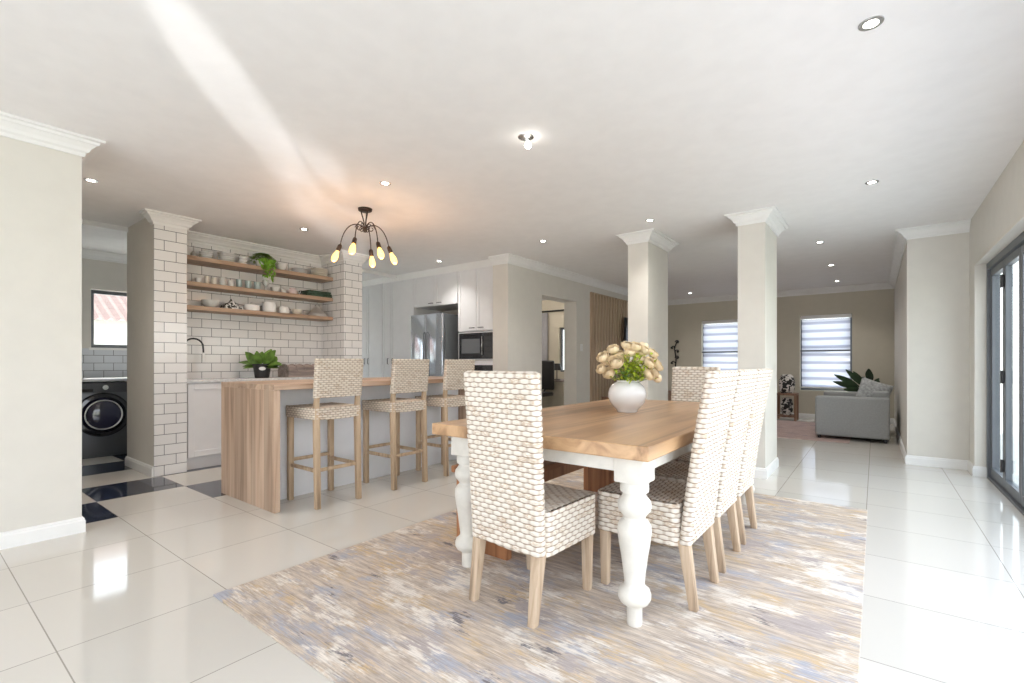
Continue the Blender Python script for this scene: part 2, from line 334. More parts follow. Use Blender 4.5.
def sweep(bm,path,prof,z,closed=False):
    n=len(path); P=[Vector((p[0],p[1])) for p in path]; rings=[]
    for i in range(n):
        if closed: d0=(P[i]-P[i-1]).normalized(); d1=(P[(i+1)%n]-P[i]).normalized()
        else:
            d1=(P[min(i+1,n-1)]-P[i]) if i<n-1 else (P[i]-P[i-1]); d0=(P[i]-P[i-1]) if i>0 else d1
            d0=d0.normalized(); d1=d1.normalized()
        n0=Vector((d0.y,-d0.x)); n1=Vector((d1.y,-d1.x)); m=(n0+n1); k=m.length_squared
        off=m*(2/k) if k>1e-6 else n0
        rings.append([bm.verts.new((P[i].x+off.x*a,P[i].y+off.y*a,z+b_)) for a,b_ in prof])
    m=len(prof); rng=range(n) if closed else range(n-1)
    for i in rng:
        r0=rings[i]; r1=rings[(i+1)%n]
        for j in range(m): bm.faces.new((r0[j],r0[(j+1)%m],r1[(j+1)%m],r1[j]))
    if not closed: bm.faces.new(rings[0]); bm.faces.new(rings[-1][::-1])
CROWN=[(0,0),(0,-.108),(.012,-.108),(.016,-.088),(.030,-.078),(.038,-.060),(.062,-.036),(.072,-.032),(.078,-.018),(.1,-.014),(.1,0)]
BASE=[(0,0),(.016,0),(.016,.075),(.012,.082),(.012,.09),(.006,.098),(0,.1)]
def light(name,kind,loc,energy,col=(1,1,1),size=.1,rot=None,**kw):
    d=bpy.data.lights.new(name,kind); d.energy=energy; d.color=col
    if kind=='SUN': d.angle=size
    elif kind=='AREA': d.size=size
    else: d.shadow_soft_size=size
    for k,v in kw.items(): setattr(d,k,v)
    o=bpy.data.objects.new(name,d); C.objects.link(o); o.location=loc
    if rot is not None: o.rotation_euler=rot
    return o
def aim(o,t): o.rotation_euler=(Vector(t)-o.location).to_track_quat('-Z','Y').to_euler()
# ------------------------------------------------------------------ the house shell
H=2.55
def sbox(name,mat,*a,label=None):
    bm=B(); box(bm,*a); return struct(name,bm,mat,label)
sbox('floor',M['floor'],-8.3,.99,-3.3,11.2,-.12,0)
sbox('ceiling',M['ceil'],-8.3,.99,-3.3,11.2,H,H+.15)
sbox('wall_left',M['wall'],-8.3,-4.10,-3.3,.755,0,H)
bm=B()
box(bm,-6.39,-5.54,1.543,1.818,0,H); struct('wall_passage',bm,M['wall'])
sbox('trim_1',M['tileP'],-5.54,-5.525,1.543,1.818,0,H)
bm=B(); box(bm,-6.3,-6.06,1.8185,3.604,0,H); struct('wall_kitchen',bm,M['tileY'])
sbox('wall_pier',M['tileP'],-6.3,-5.525,3.605,3.88,0,H)
# laundry outer wall with window
bm=B(); w0,w1,z0,z1=1.575,2.25,1.30,2.06
box(bm,-8.3,-8.06,.755,w0,0,H); box(bm,-8.3,-8.06,w1,2.35,0,H); box(bm,-8.3,-8.06,2.35,3.4,0,1.05); box(bm,-8.3,-8.06,2.35,3.4,z1,H); box(bm,-8.3,-8.06,3.4,3.8,0,H); box(bm,-8.3,-8.06,3.8,4.75,z1,H); box(bm,-8.3,-8.06,4.75,9.35,0,H); box(bm,-8.3,-8.06,w0,w1,0,z0); box(bm,-8.3,-8.06,w0,w1,z1,H)
struct('wall_laundry',bm,M['wall'])
sbox('trim_2',M['tileL'],-8.06,-8.052,.76,5.0,.9,1.29)
sbox('wall_back',M['wall'],-8.06,-4.195,5.80,5.95,0,H)
bm=B(); box(bm,-4.195,-3.93,5.05,5.87,0,H); box(bm,-4.17,-3.93,6.9,11.0,0,H); box(bm,-4.18,-3.93,5.87,6.9,2.115,H); struct('wall_doorway',bm,M['wall'])
# far wall with two windows
bm=B(); W=[(-3.08,-2.22),(-1.19,-.345)]; za,zb=.56,2.04
xs=[-4.2]+[v for w in W for v in w]+[.275]
for i in range(0,len(xs),2): box(bm,xs[i],xs[i+1],11.0,11.2,0,H)
for a,b_ in W: box(bm,a,b_,11.0,11.2,0,za); box(bm,a,b_,11.0,11.2,zb,H)
struct('wall_far',bm,M['wall2'])
sbox('wall_far_right',M['wall'],.275,.945,6.72,11.2,0,H)
bm=B(); box(bm,.768,.945,6.40,6.719,0,H); box(bm,.768,.945,-3.3,6.40,2.05,H); box(bm,.768,.945,-3.3,-3.0,0,2.05); struct('wall_right',bm,M['wall'])
bm=B(); box(bm,-4.1,.768,-3.3,-3.15,2.15,H); box(bm,-4.1,-3.9,-3.3,-3.15,0,2.15); box(bm,.5,.768,-3.3,-3.15,0,2.15); struct('wall_near',bm,M['wall'])
# room behind the doorway
bm=B(); box(bm,-8.06,-5.69,9.2,9.35,0,H); box(bm,-4.9,-4.17,9.2,9.35,0,H); box(bm,-5.69,-4.9,9.2,9.35,0,.9); box(bm,-5.69,-4.9,9.2,9.35,1.9,H); struct('wall_study',bm,M['wall2'])
# columns
cols=[(-2.23,-1.995,5.085,5.72),(-1.072,-.83,5.05,5.72)]
for i,(a,b_,c,d) in enumerate(cols):
    sbox('wall_column_%d'%(i+1),M['wall'],a,b_,c,d,0,H)
    pth=[(a,c),(b_,c),(b_,d),(a,d)]
    bm=B(); sweep(bm,pth,CROWN,H,True); struct('trim_%d'%(3+i*2),bm,M['trim'])
    bm=B(); sweep(bm,pth,BASE,0,True); struct('trim_%d'%(4+i*2),bm,M['trim'])
def crown(n,path): bm=B(); sweep(bm,path,CROWN,H); struct('trim_%d'%n,bm,M['trim'])
crown(7,[(-4.10,-3.1),(-4.10,.755),(-5.2,.755)])
crown(8,[(-5.6,1.543),(-5.525,1.543),(-5.525,1.818),(-6.06,1.818),(-6.06,3.605),(-5.525,3.605),(-5.525,3.88),(-5.9,3.88)])
crown(9,[(-4.195,5.05),(-3.93,5.05),(-3.93,11.0),(.275,11.0),(.275,6.72),(.768,6.72)])
crown(10,[(-8.06,.76),(-8.06,5.1)])
sbox('trim_11',M['trim'],-6.42,-6.34,.76,1.54,H-.05,H); sbox('trim_12',M['trim'],-6.36,-6.28,3.885,5.14,H-.05,H)
def base(s,path): bm=B(); sweep(bm,path,BASE,0); struct('baseboard_'+s,bm,M['trim'])
base('left',[(-4.10,-3.1),(-4.10,.755),(-7.0,.755)])
base('passage',[(-6.39,1.8),(-6.39,1.543),(-5.54,1.543)])
base('doorway',[(-4.1,5.05),(-3.93,5.05),(-3.93,5.87),(-4.12,5.87)])
base('far',[(-3.93,7.0),(-3.93,11.0),(.275,11.0),(.275,6.72),(.768,6.72),(.768,6.40),(.85,6.40)])
# downlights
def downlight(x,y,label):
    e=empty('downlight',(x,y,H))
    bm=B(); lathe(bm,[(.028,-.001),(.028,-.004),(.045,-.004),(.046,-.001),(.046,0),(.028,0)],seg=20); obj('trim_ring',bm,M['chrome'],e,True,30)
    bm=B(); lathe(bm,[(0,-.0035),(.027,-.0035),(.027,-.0005),(0,-.0005)],seg=16); obj('lens',bm,M['lamp'],e)
    return tag(e,label,'light','recessed ceiling downlights')
dl=[(-.014,2.54,'recessed downlight at the top right of the photo, largest in view'),
(-3.137,2.42,'recessed downlight in the ceiling just right above the bronze chandelier'),
(-4.91,2.716,'recessed downlight in the ceiling in front of the wooden shelves'),
(-4.94,.964,'recessed downlight beside the cornice of the left wall'),
(-3.136,4.709,'recessed downlight over the far end of the kitchen island, left of the columns'),
(-1.814,4.676,'recessed downlight in front of the left column'),
(-.02,4.775,'recessed downlight above the right wall pier, between it and the right column'),
(-.525,6.764,'recessed downlight just right of the right column, nearest of that row of three'),
(-.519,8.45,'recessed downlight above the sofa, middle of the row of three'),
(-.536,10.163,'recessed downlight nearest the far window wall, last of the row of three'),
(-3.047,10.056,'recessed downlight between the two columns, near the far wall'),
(-4.926,4.734,'recessed downlight in front of the tall kitchen cabinets')]
for x,y,l in dl: downlight(x,y,l)
# hanging bulb fitting
e=empty('ceiling_spotlight',(-1.78,2.476,H))
bm=B(); lathe(bm,[(0,-.012),(.02,-.014),(.05,-.004),(.052,0),(0,0)],seg=24); obj('cover_plate',bm,M['chrome'],e,True,30)
bm=B(); tube(bm,[(0,0,-.01),(.012,.006,-.03)],.012,10); obj('stem',bm,M['ceramic'],e,True)
bm=B(); lathe(bm,[(0,-.075),(.012,-.072),(.021,-.06),(.022,-.05),(.013,-.034),(0,-.03)],(.012,.006,0),16); obj('bulb',bm,M['lamp'],e,True)
tag(e,'small bare round bulb dropping from a metal plate above the dining table','light')
# ------------------------------------------------------------------ windows & folding doors
def window(n,a,b_,z0,z1,axis,pos,thick,rail):
    # frame in the wall opening, a..b along the wall
    bm=B(); t=.045
    def bx(a0,a1,c0,c1):
        if axis=='Y': box(bm,a0,a1,pos,pos+thick,c0,c1)
        else: box(bm,pos,pos+thick,a0,a1,c0,c1)
    bx(a,a+t,z0,z1); bx(b_-t,b_,z0,z1); bx(a+t,b_-t,z0,z0+t); bx(a+t,b_-t,z1-t,z1)
    if rail: bx(a+t,b_-t,rail-.025,rail+.025)
    o=struct('window_%d'%n,bm,M['alu'])
    g=B()
    if axis=='Y': box(g,a+t,b_-t,pos+thick*.5-.003,pos+thick*.5+.003,z0+t,z1-t)
    else: box(g,pos+thick*.5-.003,pos+thick*.5+.003,a+t,b_-t,z0+t,z1-t)
    obj('window_pane',g,M['glass'],o)
window(1,-3.08,-2.22,za,zb,'Y',11.1,.05,1.33)
window(2,-1.19,-.345,za,zb,'Y',11.1,.05,1.33)
window(3,1.575,2.25,1.30,2.06,'X',-8.2,.05,None)
window(5,2.35,3.4,1.05,2.06,'X',-8.2,.05,None)
window(6,3.8,4.75,0,2.06,'X',-8.2,.05,None)  # unseen glazed opening, added to send more light onto the tall cabinets
window(4,-5.69,-4.9,.9,1.9,'Y',9.26,.05,None)
for (a,b_),l in zip(W,('zebra roller blind on the far window between the two columns','zebra roller blind on the far window to the right of the right column')):
    e=empty('roller_blind',((a+b_)/2,11.03,0)); hw=(b_-a)/2
    bm=B(); box(bm,-hw+.01,hw-.01,-.04,.03,zb-.075,zb-.005,.01); obj('head_rail',bm,M['trim'],e)
    bm=B()
    nz=160; 
    for k in range(nz):
        zz0=za+.07+(zb-.08-za-.07)*k/nz; zz1=za+.07+(zb-.08-za-.07)*(k+1)/nz
        f=lambda z: .012*math.sin(2*PI*z/.155)
        if k==0: v0=[bm.verts.new((-hw+.03,f(zz0),zz0)),bm.verts.new((hw-.03,f(zz0),zz0))]
        v1=[bm.verts.new((-hw+.03,f(zz1),zz1)),bm.verts.new((hw-.03,f(zz1),zz1))]
        bm.faces.new((v0[0],v0[1],v1[1],v1[0])); v0=v1
    obj('blind_fabric',bm,M['blind'],e,True)
    bm=B(); box(bm,-hw+.02,hw-.02,-.012,.012,za+.045,za+.07,.004); obj('bottom_rail',bm,M['trim'],e)
    bm=B(); box(bm,-hw+.005,hw-.005,-.028,-.016,1.325,1.355); obj('cross_rail',bm,M['alu'],e)
    tag(e,l,'blind','zebra blinds on the far windows')
sbox('trim_13',M['trim'],-8.06,-8.03,1.55,2.22,1.27,1.30)
# door frame track
bm=B(); box(bm,.85,.935,-3.0,6.40,0,.025); box(bm,.85,.935,-3.0,6.40,1.99,2.05); box(bm,.85,.935,6.35,6.40,.025,1.99); box(bm,.85,.935,-3.0,-2.95,.025,1.99)
struct('trim_14',bm,M['alu'])
y=6.345; k=1
for wd in (.58,.58,.58,.58):
    y0=y-wd; bm=B(); s=.055; X0,X1=.872,.917
    box(bm,X0,X1,y0,y0+s,.03,1.985,.004); box(bm,X0,X1,y-s,y,.03,1.985,.004); box(bm,X0,X1,y0+s,y-s,.03,.11); box(bm,X0,X1,y0+s,y-s,1.92,1.985)
    o=struct('door_%d'%k,bm,M['alu'])
    g=B(); box(g,.891,.897,y0+s,y-s,.11,1.92); obj('door_pane',g,M['glass'],o)
    if k in(1,3):
        for zz in (.22,.98,1.80):
            h=B(); box(h,.855,.871,y0-.022,y0+.022,zz-.05,zz+.05,.003); tube(h,[(.858,y0,zz-.055),(.858,y0,zz+.055)],.008,8); obj('hinge',h,M['black'],o)
    y=y0-.004; k+=1
# ------------------------------------------------------------------ outside
bm=B(); box(bm,.99,5.0,-9,13,-.14,-.04); box(bm,-9,.99,-9,-3.3,-.14,-.04); o=struct('ground_patio',bm,M['paving'])
bm=B(); box(bm,5.0,14,-12,14,-.16,-.06); struct('ground_lawn',bm,M['lawn'])
bm=B(); box(bm,9,9.2,-10,14,-.06,1.9); tag(struct('garden_wall',bm,M['outwall']),'pale rendered garden wall outside the folding doors','wall')
bm=B(); box(bm,-20,-8.3,-4,16,-.16,-.06); box(bm,-8.3,5,13,22,-.16,-.06); struct('ground_yard',bm,M['paving'])
# neighbour roof seen through the laundry window
bm=B()
e=empty('neighbouring_house',(-14,3,-.06))
box(bm,-2,2,-5,5,0,2.02); obj('wall',bm,M['outwall'],e)
bm=B()
nr=46
for i in range(nr):
    z0_=1.97+i*.045; x0_=2.35-i*.09
    for j in range(64):
        y0_=-5.3+j*.165
        vs=[bm.verts.new(p) for p in ((x0_,y0_,z0_),(x0_,y0_+.08,z0_+.04),(x0_,y0_+.165,z0_),(x0_-.1,y0_+.165,z0_+.05),(x0_-.1,y0_+.08,z0_+.09),(x0_-.1,y0_,z0_+.05))]
        bm.faces.new((vs[0],vs[1],vs[4],vs[5])); bm.faces.new((vs[1],vs[2],vs[3],vs[4]))
obj('roof',bm,M['rooftile'],e); tag(e,'neighbouring house with a tiled roof seen through the laundry window','building')
# ------------------------------------------------------------------ rug
def rug(name,x0,x1,y0,y1,mat,label,cat='rug'):
    bm=B(); box(bm,x0,x1,y0,y1,0.0,.009,.003); o=obj(name,bm,mat); tag(o,label,cat); return o
rug('area_rug',-2.483,-.045,.924,4.41,M['rug'],'distressed cream, ochre and grey-blue rug under the dining table')
rug('area_rug',-3.3,-.28,7.95,10.3,M['rug2'],'faded pink-brown rug in the living area beside the sofa')
RZ=.009
# ------------------------------------------------------------------ dining table
e=empty('dining_table',(0,0,RZ)); tx0,tx1,ty0,ty1=-1.92,-.70,1.79,4.11
bm=B(); box(bm,tx0,tx1,ty0,ty1,.703,.764,.006); obj('tabletop',bm,M['tabletop'],e)
bm=B(); i=.065
box(bm,tx0+.14,tx1-i,ty0+.05,ty0+.075,.64,.703); box(bm,tx0+.14,tx1-i,ty1-.075,ty1-.05,.64,.703)
box(bm,tx0+.125,tx0+.15,ty0+i,ty1-i,.64,.703); box(bm,tx1-.075,tx1-.05,ty0+i,ty1-i,.64,.703); obj('apron',bm,M['tableleg'],e)
prof=[(.030,0),(.032,.006),(.032,.07),(.036,.082),(.058,.095),(.067,.112),(.068,.128),(.062,.148),(.045,.162),(.041,.175),(.046,.22),(.054,.28),(.064,.34),(.070,.385),(.068,.415),(.056,.435),(.046,.442),(.045,.452),(.050,.458),(.066,.478),(.070,.498),(.066,.518),(.052,.536),(.048,.542),(.048,.552),(.058,.556),(.060,.57),(.058,.59),(.055,.60)]
for lx in (tx0+.175,tx1-.1):
    for ly in (ty0+.1,ty1-.1):
        bm=B(); lathe(bm,prof,(lx,ly,0),28); box(bm,lx-.064,lx+.064,ly-.064,ly+.064,.598,.7025,.004)
        obj('leg',bm,M['tableleg'],e,True,35)
tag(e,'dining table with honey wooden top and white turned legs on the rug','table')
# bench
e=empty('wooden_bench',(0,0,RZ))
bm=B(); box(bm,-2.01,-1.56,2.03,3.70,.44,.48,.005); obj('seat',bm,wood('hardwood seat',(.42,.19,.085),(.27,.11,.045),'Y',.7,.5),e)
for yy in (2.06,3.62):
    bm=B(); box(bm,-1.995,-1.61,yy,yy+.045,0,.44,.004); obj('leg',bm,M['bench'],e)
bm=B(); box(bm,-1.82,-1.79,2.105,3.62,.28,.38); obj('stretcher',bm,M['bench'],e)
tag(e,'red-brown wooden bench tucked under the long left side of the dining table','bench')
# ------------------------------------------------------------------ woven furniture
def rr(w,d,r,s,L):
    # rounded rectangle centred at 0, perimeter param s in metres from front-left going ccw
    segs=[(w-2*r,'l'),(PI*r/2,'a'),(d-2*r,'l'),(PI*r/2,'a'),(w-2*r,'l'),(PI*r/2,'a'),(d-2*r,'l'),(PI*r/2,'a')]
    s=s%L; x,y=-w/2+r,-d/2; ang=0
    for ln,k in segs:
        dx,dy=math.cos(ang),math.sin(ang)
        if s<=ln+1e-9:
            if k=='l': return (x+dx*s,y+dy*s,dy,-dx)
            th=s/r; cx,cy=x-dy*r,y+dx*r
            nx,ny=dy*math.cos(th)+dx*math.sin(th),-dx*math.cos(th)+dy*math.sin(th)
            return (cx+nx*r,cy+ny*r,nx,ny)
        s-=ln
        if k=='l': x+=dx*ln; y+=dy*ln
        else:
            cx,cy=x-dy*r,y+dx*r; ang+=PI/2; dx,dy=math.cos(ang),math.sin(ang)
            x,y=cx+dy*r,cy-dx*r
    return (-w/2+r,-d/2,0,-1)
PT,PS=.0215,.026
def wdisp(s,t,amp):
    row=math.floor(t+1e-6); ph=t-row; pr=max(0,math.sin(PI*ph))**.55
    return amp*pr*(.5+.5*math.cos(PI*(s+row)))*.55+amp*.6*pr
def weave_loop(bm,w,d,r,t1,f,amp=.0045,pt=PT,ps=PS,sub=4,sw=3):
    """f(t)->(cx,cy,z,wscale,dscale) ; returns rim verts"""
    L=2*(w-2*r)+2*(d-2*r)+2*PI*r
    ns=max(4,2*round(L/ps/2)); nt_=max(1,round(t1/pt)); uvl=bm.loops.layers.uv.verify()
    rows=[]
    for i in range(nt_*sub+1):
        t=i/sub; cx,cy,z,a,b_=f(t/nt_,None)
        row=[]
        for j in range(ns*sw):
            s=j/sw; x,y,nx,ny=rr(w,d,r,s*L/ns,L); q=wdisp(s,t,amp)
            zz=f(t/nt_,(x,y))[2]
            row.append(bm.verts.new((cx+x*a+nx*q,cy+y*b_+ny*q,zz)))
        rows.append(row)
    n=ns*sw
    for i in range(len(rows)-1):
        for j in range(n):
            f_=bm.faces.new((rows[i][j],rows[i][(j+1)%n],rows[i+1][(j+1)%n],rows[i+1][j]))
            for l,(a,b_) in zip(f_.loops,((j,i),(j+1,i),(j+1,i+1),(j,i+1))): l[uvl].uv=(a/sw,b_/sub)
    return rows[0],rows[-1]
def weave_top(bm,x0,x1,y0,y1,zf,amp=.005,pt=PT,ps=PS,sub=3,sw=3,alongx=True):
    uvl=bm.loops.layers.uv.verify(); ns=max(2,round((x1-x0)/ps)); nt_=max(1,round((y1-y0)/pt))
    g=[[bm.verts.new((x0+(x1-x0)*j/(ns*sw),y0+(y1-y0)*i/(nt_*sub),zf(x0+(x1-x0)*j/(ns*sw),y0+(y1-y0)*i/(nt_*sub))+wdisp(j/sw,i/sub,amp))) for j in range(ns*sw+1)] for i in range(nt_*sub+1)]
    for i in range(nt_*sub):
        for j in range(ns*sw):
            f_=bm.faces.new((g[i][j],g[i][j+1],g[i+1][j+1],g[i+1][j]))
            for l,(a,b_) in zip(f_.loops,((j,i),(j+1,i),(j+1,i+1),(j,i+1))): l[uvl].uv=(a/sw,b_/sub)
def make_chair(lean=1.0):
    root=empty('dining_chair',(0,0,0)); W_=.41
    # backrest : closed woven sleeve, leaning back
    def fb(q,p):
        z=.285+q*(1.048-.285)
        k=(z-.285)/.763; cy=-.197-(.085*k+.03*k*k)*lean
        sag=0
        return (0,cy,z,1+.05*k,1)
    bm=B(); b0,b1=weave_loop(bm,W_-.01,.048,.02,.763,fb)
    uvl=bm.loops.layers.uv.verify()
    def cap(ring,z,bulge):
        cs=[v.co.copy() for v in ring]; cy=sum(c.y for c in cs)/len(cs)
        inner=[bm.verts.new((c.x*.93,cy+(c.y-cy)*.35,z+bulge)) for c in cs]; n=len(ring)
        for j in range(n):
            f_=bm.faces.new((ring[j],ring[(j+1)%n],inner[(j+1)%n],inner[j]))
            for l,u in zip(f_.loops,((j/3,.1),(j/3+.33,.1),(j/3+.33,.7),(j/3,.7))): l[uvl].uv=u
        f_=bm.faces.new(inner)
        for l in f_.loops: l[uvl].uv=(.3,.5)
    cap(b1,1.048,.008); cap(b0,.285,-.002)
    obj('backrest',bm,M['weave'],root,True)
    # seat box
    def fs(q,p):
        z=.272+q*.19
        if p is not None:
            k=1-q; z+=-.018*k*math.cos(PI*p[0]/W_)
        return (0,.028,z,1,1)
    bm=B(); s0,s1=weave_loop(bm,W_,.40,.03,.19,fs)
    zf=lambda x,y:.462-.008*math.cos(PI*x/.4)*math.cos(PI*(y-.03)/.4)
    weave_top(bm,-W_/2+.004,W_/2-.004,-.17,.226,zf)
    bm.faces.new(s0)
    obj('seat',bm,M['weave'],root,True)
    for sx_ in (-1,1):
        bm=B(); prism(bm,(sx_*.172,.195,0),(sx_*.172,.195,.30),.036,.046,.036,.046); obj('leg',bm,M['leg'],root,True,40)
        bm=B(); prism(bm,(sx_*.172,-.232,0),(sx_*.172,-.19,.30),.036,.048,.036,.05); obj('leg',bm,M['leg'],root,True,40)
    return root
ch=make_chair(.42); ch['category']='chair'; ch['group']='woven rattan dining chairs around the table'
ch.location=(-1.285,1.855,RZ); ch.rotation_euler=(0,0,math.radians(-3)); ch['label']='woven rattan dining chair at the near end of the table, its back to the viewer'
ch['category']='chair'
ch2=make_chair(); ch2.location=(-.867,2.325,RZ); ch2.rotation_euler=(0,0,PI/2); ch2['category']='chair'; ch2['group']=ch['group']; ch2['label']='woven rattan dining chair on the right side of the table, nearest of those three'
dup(ch2,(-.867,2.81,RZ),PI/2,'woven rattan dining chair on the right side of the table, middle of those three')
dup(ch2,(-.867,3.295,RZ),PI/2,'woven rattan dining chair on the right side of the table, farthest of those three')
dup(ch2,(-1.31,4.19,RZ),PI,'woven rattan dining chair at the far end of the table, behind the vase')
def make_stool():
    root=empty('bar_stool',(0,0,0)); W_=.41
    # back posts at y=-.20 ; front legs y=+.18
    def fb(q,p):
        z=.835+q*.30; return (0,-.205-.03*q,z,1,1)
    bm=B(); b0,b1=weave_loop(bm,W_,.042,.018,.30,fb,.0035,.017,.022)
    bm.faces.new(b0[::-1]); uvl=bm.loops.layers.uv.verify(); n=len(b1)
    f_=bm.faces.new(b1)
    for l in f_.loops: l[uvl].uv=(l.vert.co.x/.022,.5)
    obj('backrest',bm,M['weave2'],root,True)
    def fs(q,p):
        z=.672+q*.085
        if p is not None: z+=-.008*(1-q)*math.cos(PI*p[0]/W_)
        return (0,.0,z,1,1)
    bm=B(); s0,s1=weave_loop(bm,W_,.43,.02,.085,fs,.0035,.017,.022); bm.faces.new(s0)
    weave_top(bm,-W_/2+.004,W_/2-.004,-.21,.21,lambda x,y:.757-.006*math.cos(PI*x/.4),.0035,.017,.022)
    obj('seat',bm,M['weave2'],root,True)
    for sx_ in (-1,1):
        bm=B(); prism(bm,(sx_*.178,.185,0),(sx_*.178,.185,.70),.040,.042,.040,.042); obj('leg',bm,M['stoolleg'],root,True,40)
        bm=B(); prism(bm,(sx_*.178,-.215,0),(sx_*.178,-.195,.76),.038,.042,.040,.042); prism(bm,(sx_*.178,-.195,.755),(sx_*.178,-.205,.845),.036,.036,.036,.03); obj('leg',bm,M['stoolleg'],root,True,40)
        bm=B(); box(bm,sx_*.178-.01,sx_*.178+.01,-.19,.17,.27,.298,.003); obj('stretcher',bm,M['stoolleg'],root,True,40)
    for yy,zz in ((.185,.31),(-.205,.275)):
        bm=B(); box(bm,-.165,.165,yy-.01,yy+.01,zz,zz+.026,.003); obj('stretcher',bm,M['stoolleg'],root,True,40)
    return root
st=make_stool(); st['category']='stool'; st['group']='woven bar stools at the kitchen island'
st.location=(-3.55,2.13,0); st.rotation_euler=(0,0,PI/2); st['label']='woven bar stool nearest the wooden end panel of the island'
dup(st,(-3.53,2.83,0),PI/2,'woven bar stool in the middle of the three at the island')
dup(st,(-3.53,3.46,0),PI/2,'woven bar stool at the far end of the island, partly behind the dining chair')
# ------------------------------------------------------------------ kitchen island
e=empty('kitchen_island',(-3.92,2.8,0))
def L(b,*a,**k): return box(b,a[0]+3.92,a[1]+3.92,a[2]-2.8,a[3]-2.8,a[4],a[5],**k)
IY0,IY1=1.70,4.0
bm=B(); L(bm,-4.40,-3.485,IY0,IY1,.90,.94,bev=.002); obj('worktop',bm,M['oaktop'],e)
bm=B(); L(bm,-4.40,-3.485,IY0,IY0+.045,0,.8995,bev=.002); obj('end_panel',bm,M['oak'],e)
bm=B(); L(bm,-4.40,-3.485,IY1-.045,IY1,0,.8995,bev=.002); obj('end_panel',bm,M['oak'],e)
bm=B(); L(bm,-4.30,-3.80,IY0+.046,IY1-.046,0,.8995); obj('body',bm,M['whitepanel'],e)
tag(e,'long kitchen island with oak waterfall worktop and white panel sides','kitchen island')
# ------------------------------------------------------------------ back counter and cabinets
def cabinet(y0,y1,label,handle=True):
    e=empty('base_cabinet',(-5.8,(y0+y1)/2,0)); hw=(y1-y0)/2
    bm=B(); box(bm,-.25,.205,-hw+.002,hw-.002,.12,.895); box(bm,-.25,.18,-hw+.002,hw-.002,0,.12); obj('body',bm,M['white'],e)
    bm=B(); s=.06
    box(bm,.206,.226,-hw+.004,-hw+s,.13,.885,.002); box(bm,.206,.226,hw-s,hw-.004,.13,.885,.002); box(bm,.206,.226,-hw+s,hw-s,.13,.13+s,.002); box(bm,.206,.226,-hw+s,hw-s,.885-s,.885,.002); box(bm,.206,.214,-hw+s,hw-s,.13+s,.885-s)
    obj('door',bm,M['white'],e)
    tag(e,label,'cabinet','white base cabinets under the tiled wall')
cabinet(1.84,2.39,'white shaker base cabinet beside the left tiled pier, under the sink tap')
cabinet(2.395,2.99,'white base cabinet behind the island, under the black-potted plant')
cabinet(2.995,3.59,'white base cabinet behind the island, next to the right tiled pier')
bm=B(); box(bm,-6.055,-5.56,1.825,3.60,.8955,.925,.003); tag(obj('worktop',bm,plain('pale stone worktop',(.66,.66,.66),.2,noise=.1,nscale=40)),'pale stone worktop along the tiled kitchen wall','worktop')
# tap
e=empty('sink_tap',(-5.96,1.93,.925))
bm=B(); lathe(bm,[(.024,0),(.024,.01),(.014,.015),(.013,.05)],seg=14); pts=[(0,0,.04),(0,0,.36)]+[(.0+0*a,.095-.095*math.cos(a),.35+.095*math.sin(a)) for a in [PI*i/10 for i in range(1,10)]]+[(0,.19,.33),(0,.192,.28)]
tube(bm,pts,.009,10); obj('spout',bm,M['black'],e,True,40)
bm=B(); tube(bm,[(0,.192,.29),(0,.192,.19)],[.013,.016],10); obj('spray_head',bm,M['ceramic'],e,True,40)
bm=B(); tube(bm,[(.013,0,.045),(.06,0,.06)],.005,8); obj('lever',bm,M['black'],e,True)
tag(e,'black gooseneck tap with white spray head beside the left tiled pier','tap')
# ------------------------------------------------------------------ tall kitchen units on the back wall
YF=5.15
def doorpan(name,x0,x1,z0,z1,par,ox,hx=None,hz=None,mat='white',hor=True,y=YF):
    bm=B(); box(bm,x0+.004-ox,x1-.004-ox,-.02,0,z0+.003,z1-.003,.002); 
    s=.05
    d=obj(name,bm,M[mat],par)
    bm=B()
    for a in ((x0+.004,x0+s,z0+.003,z1-.003),(x1-s,x1-.004,z0+.003,z1-.003),(x0+s,x1-s,z0+.003,z0+s),(x0+s,x1-s,z1-s,z1-.003)):
        box(bm,a[0]-ox,a[1]-ox,-.027,-.0205,a[2],a[3])
    obj('door_moulding',bm,M[mat],d)
    if hx is not None:
        bm=B()
        if hor: tube(bm,[(hx-.05-ox,-.027,hz),(hx-.04-ox,-.045,hz),(hx+.04-ox,-.045,hz),(hx+.05-ox,-.027,hz)],.006,8)
        else: tube(bm,[(hx-ox,-.027,hz-.05),(hx-ox,-.045,hz-.04),(hx-ox,-.045,hz+.04),(hx-ox,-.027,hz+.05)],.006,8)
        obj('handle',bm,M['black'],d,True)
def tall(x0,x1,z0,z1,doors,label,yb=.6):
    ox=(x0+x1)/2; e=empty('tall_cabinet',(ox,YF,0))
    bm=B(); box(bm,x0+.001-ox,x1-.001-ox,.001,yb,z0,z1); obj('body',bm,M['white'],e)
    for d in doors: doorpan('door',*d[:4],e,ox,*(d[4:]))
    tag(e,label,'cabinet','tall kitchen cabinets on the back wall'); return e
tall(-7.6,-6.72,0,2.54,[(-7.6,-7.16,.1,2.475,-7.21,1.13,'white',False),(-7.16,-6.72,.1,2.475,-7.11,1.13,'white',False)],'tall cabinet at the far left of the kitchen units, largely behind the tiled pier')
tall(-6.715,-5.91,0,2.54,[(-6.715,-6.5,.1,2.475,-6.56,1.13,'white',False),(-6.5,-5.91,.1,2.475,-6.44,1.13,'white',False)],'tall plain cabinet immediately left of the fridge')
xm=-5.42
tall(-5.905,-4.935,1.99,2.54,[(-5.905,xm,1.99,2.475,xm-.09,2.03),(xm,-4.935,1.99,2.475,xm+.09,2.03)],'two-door cabinet above the fridge')
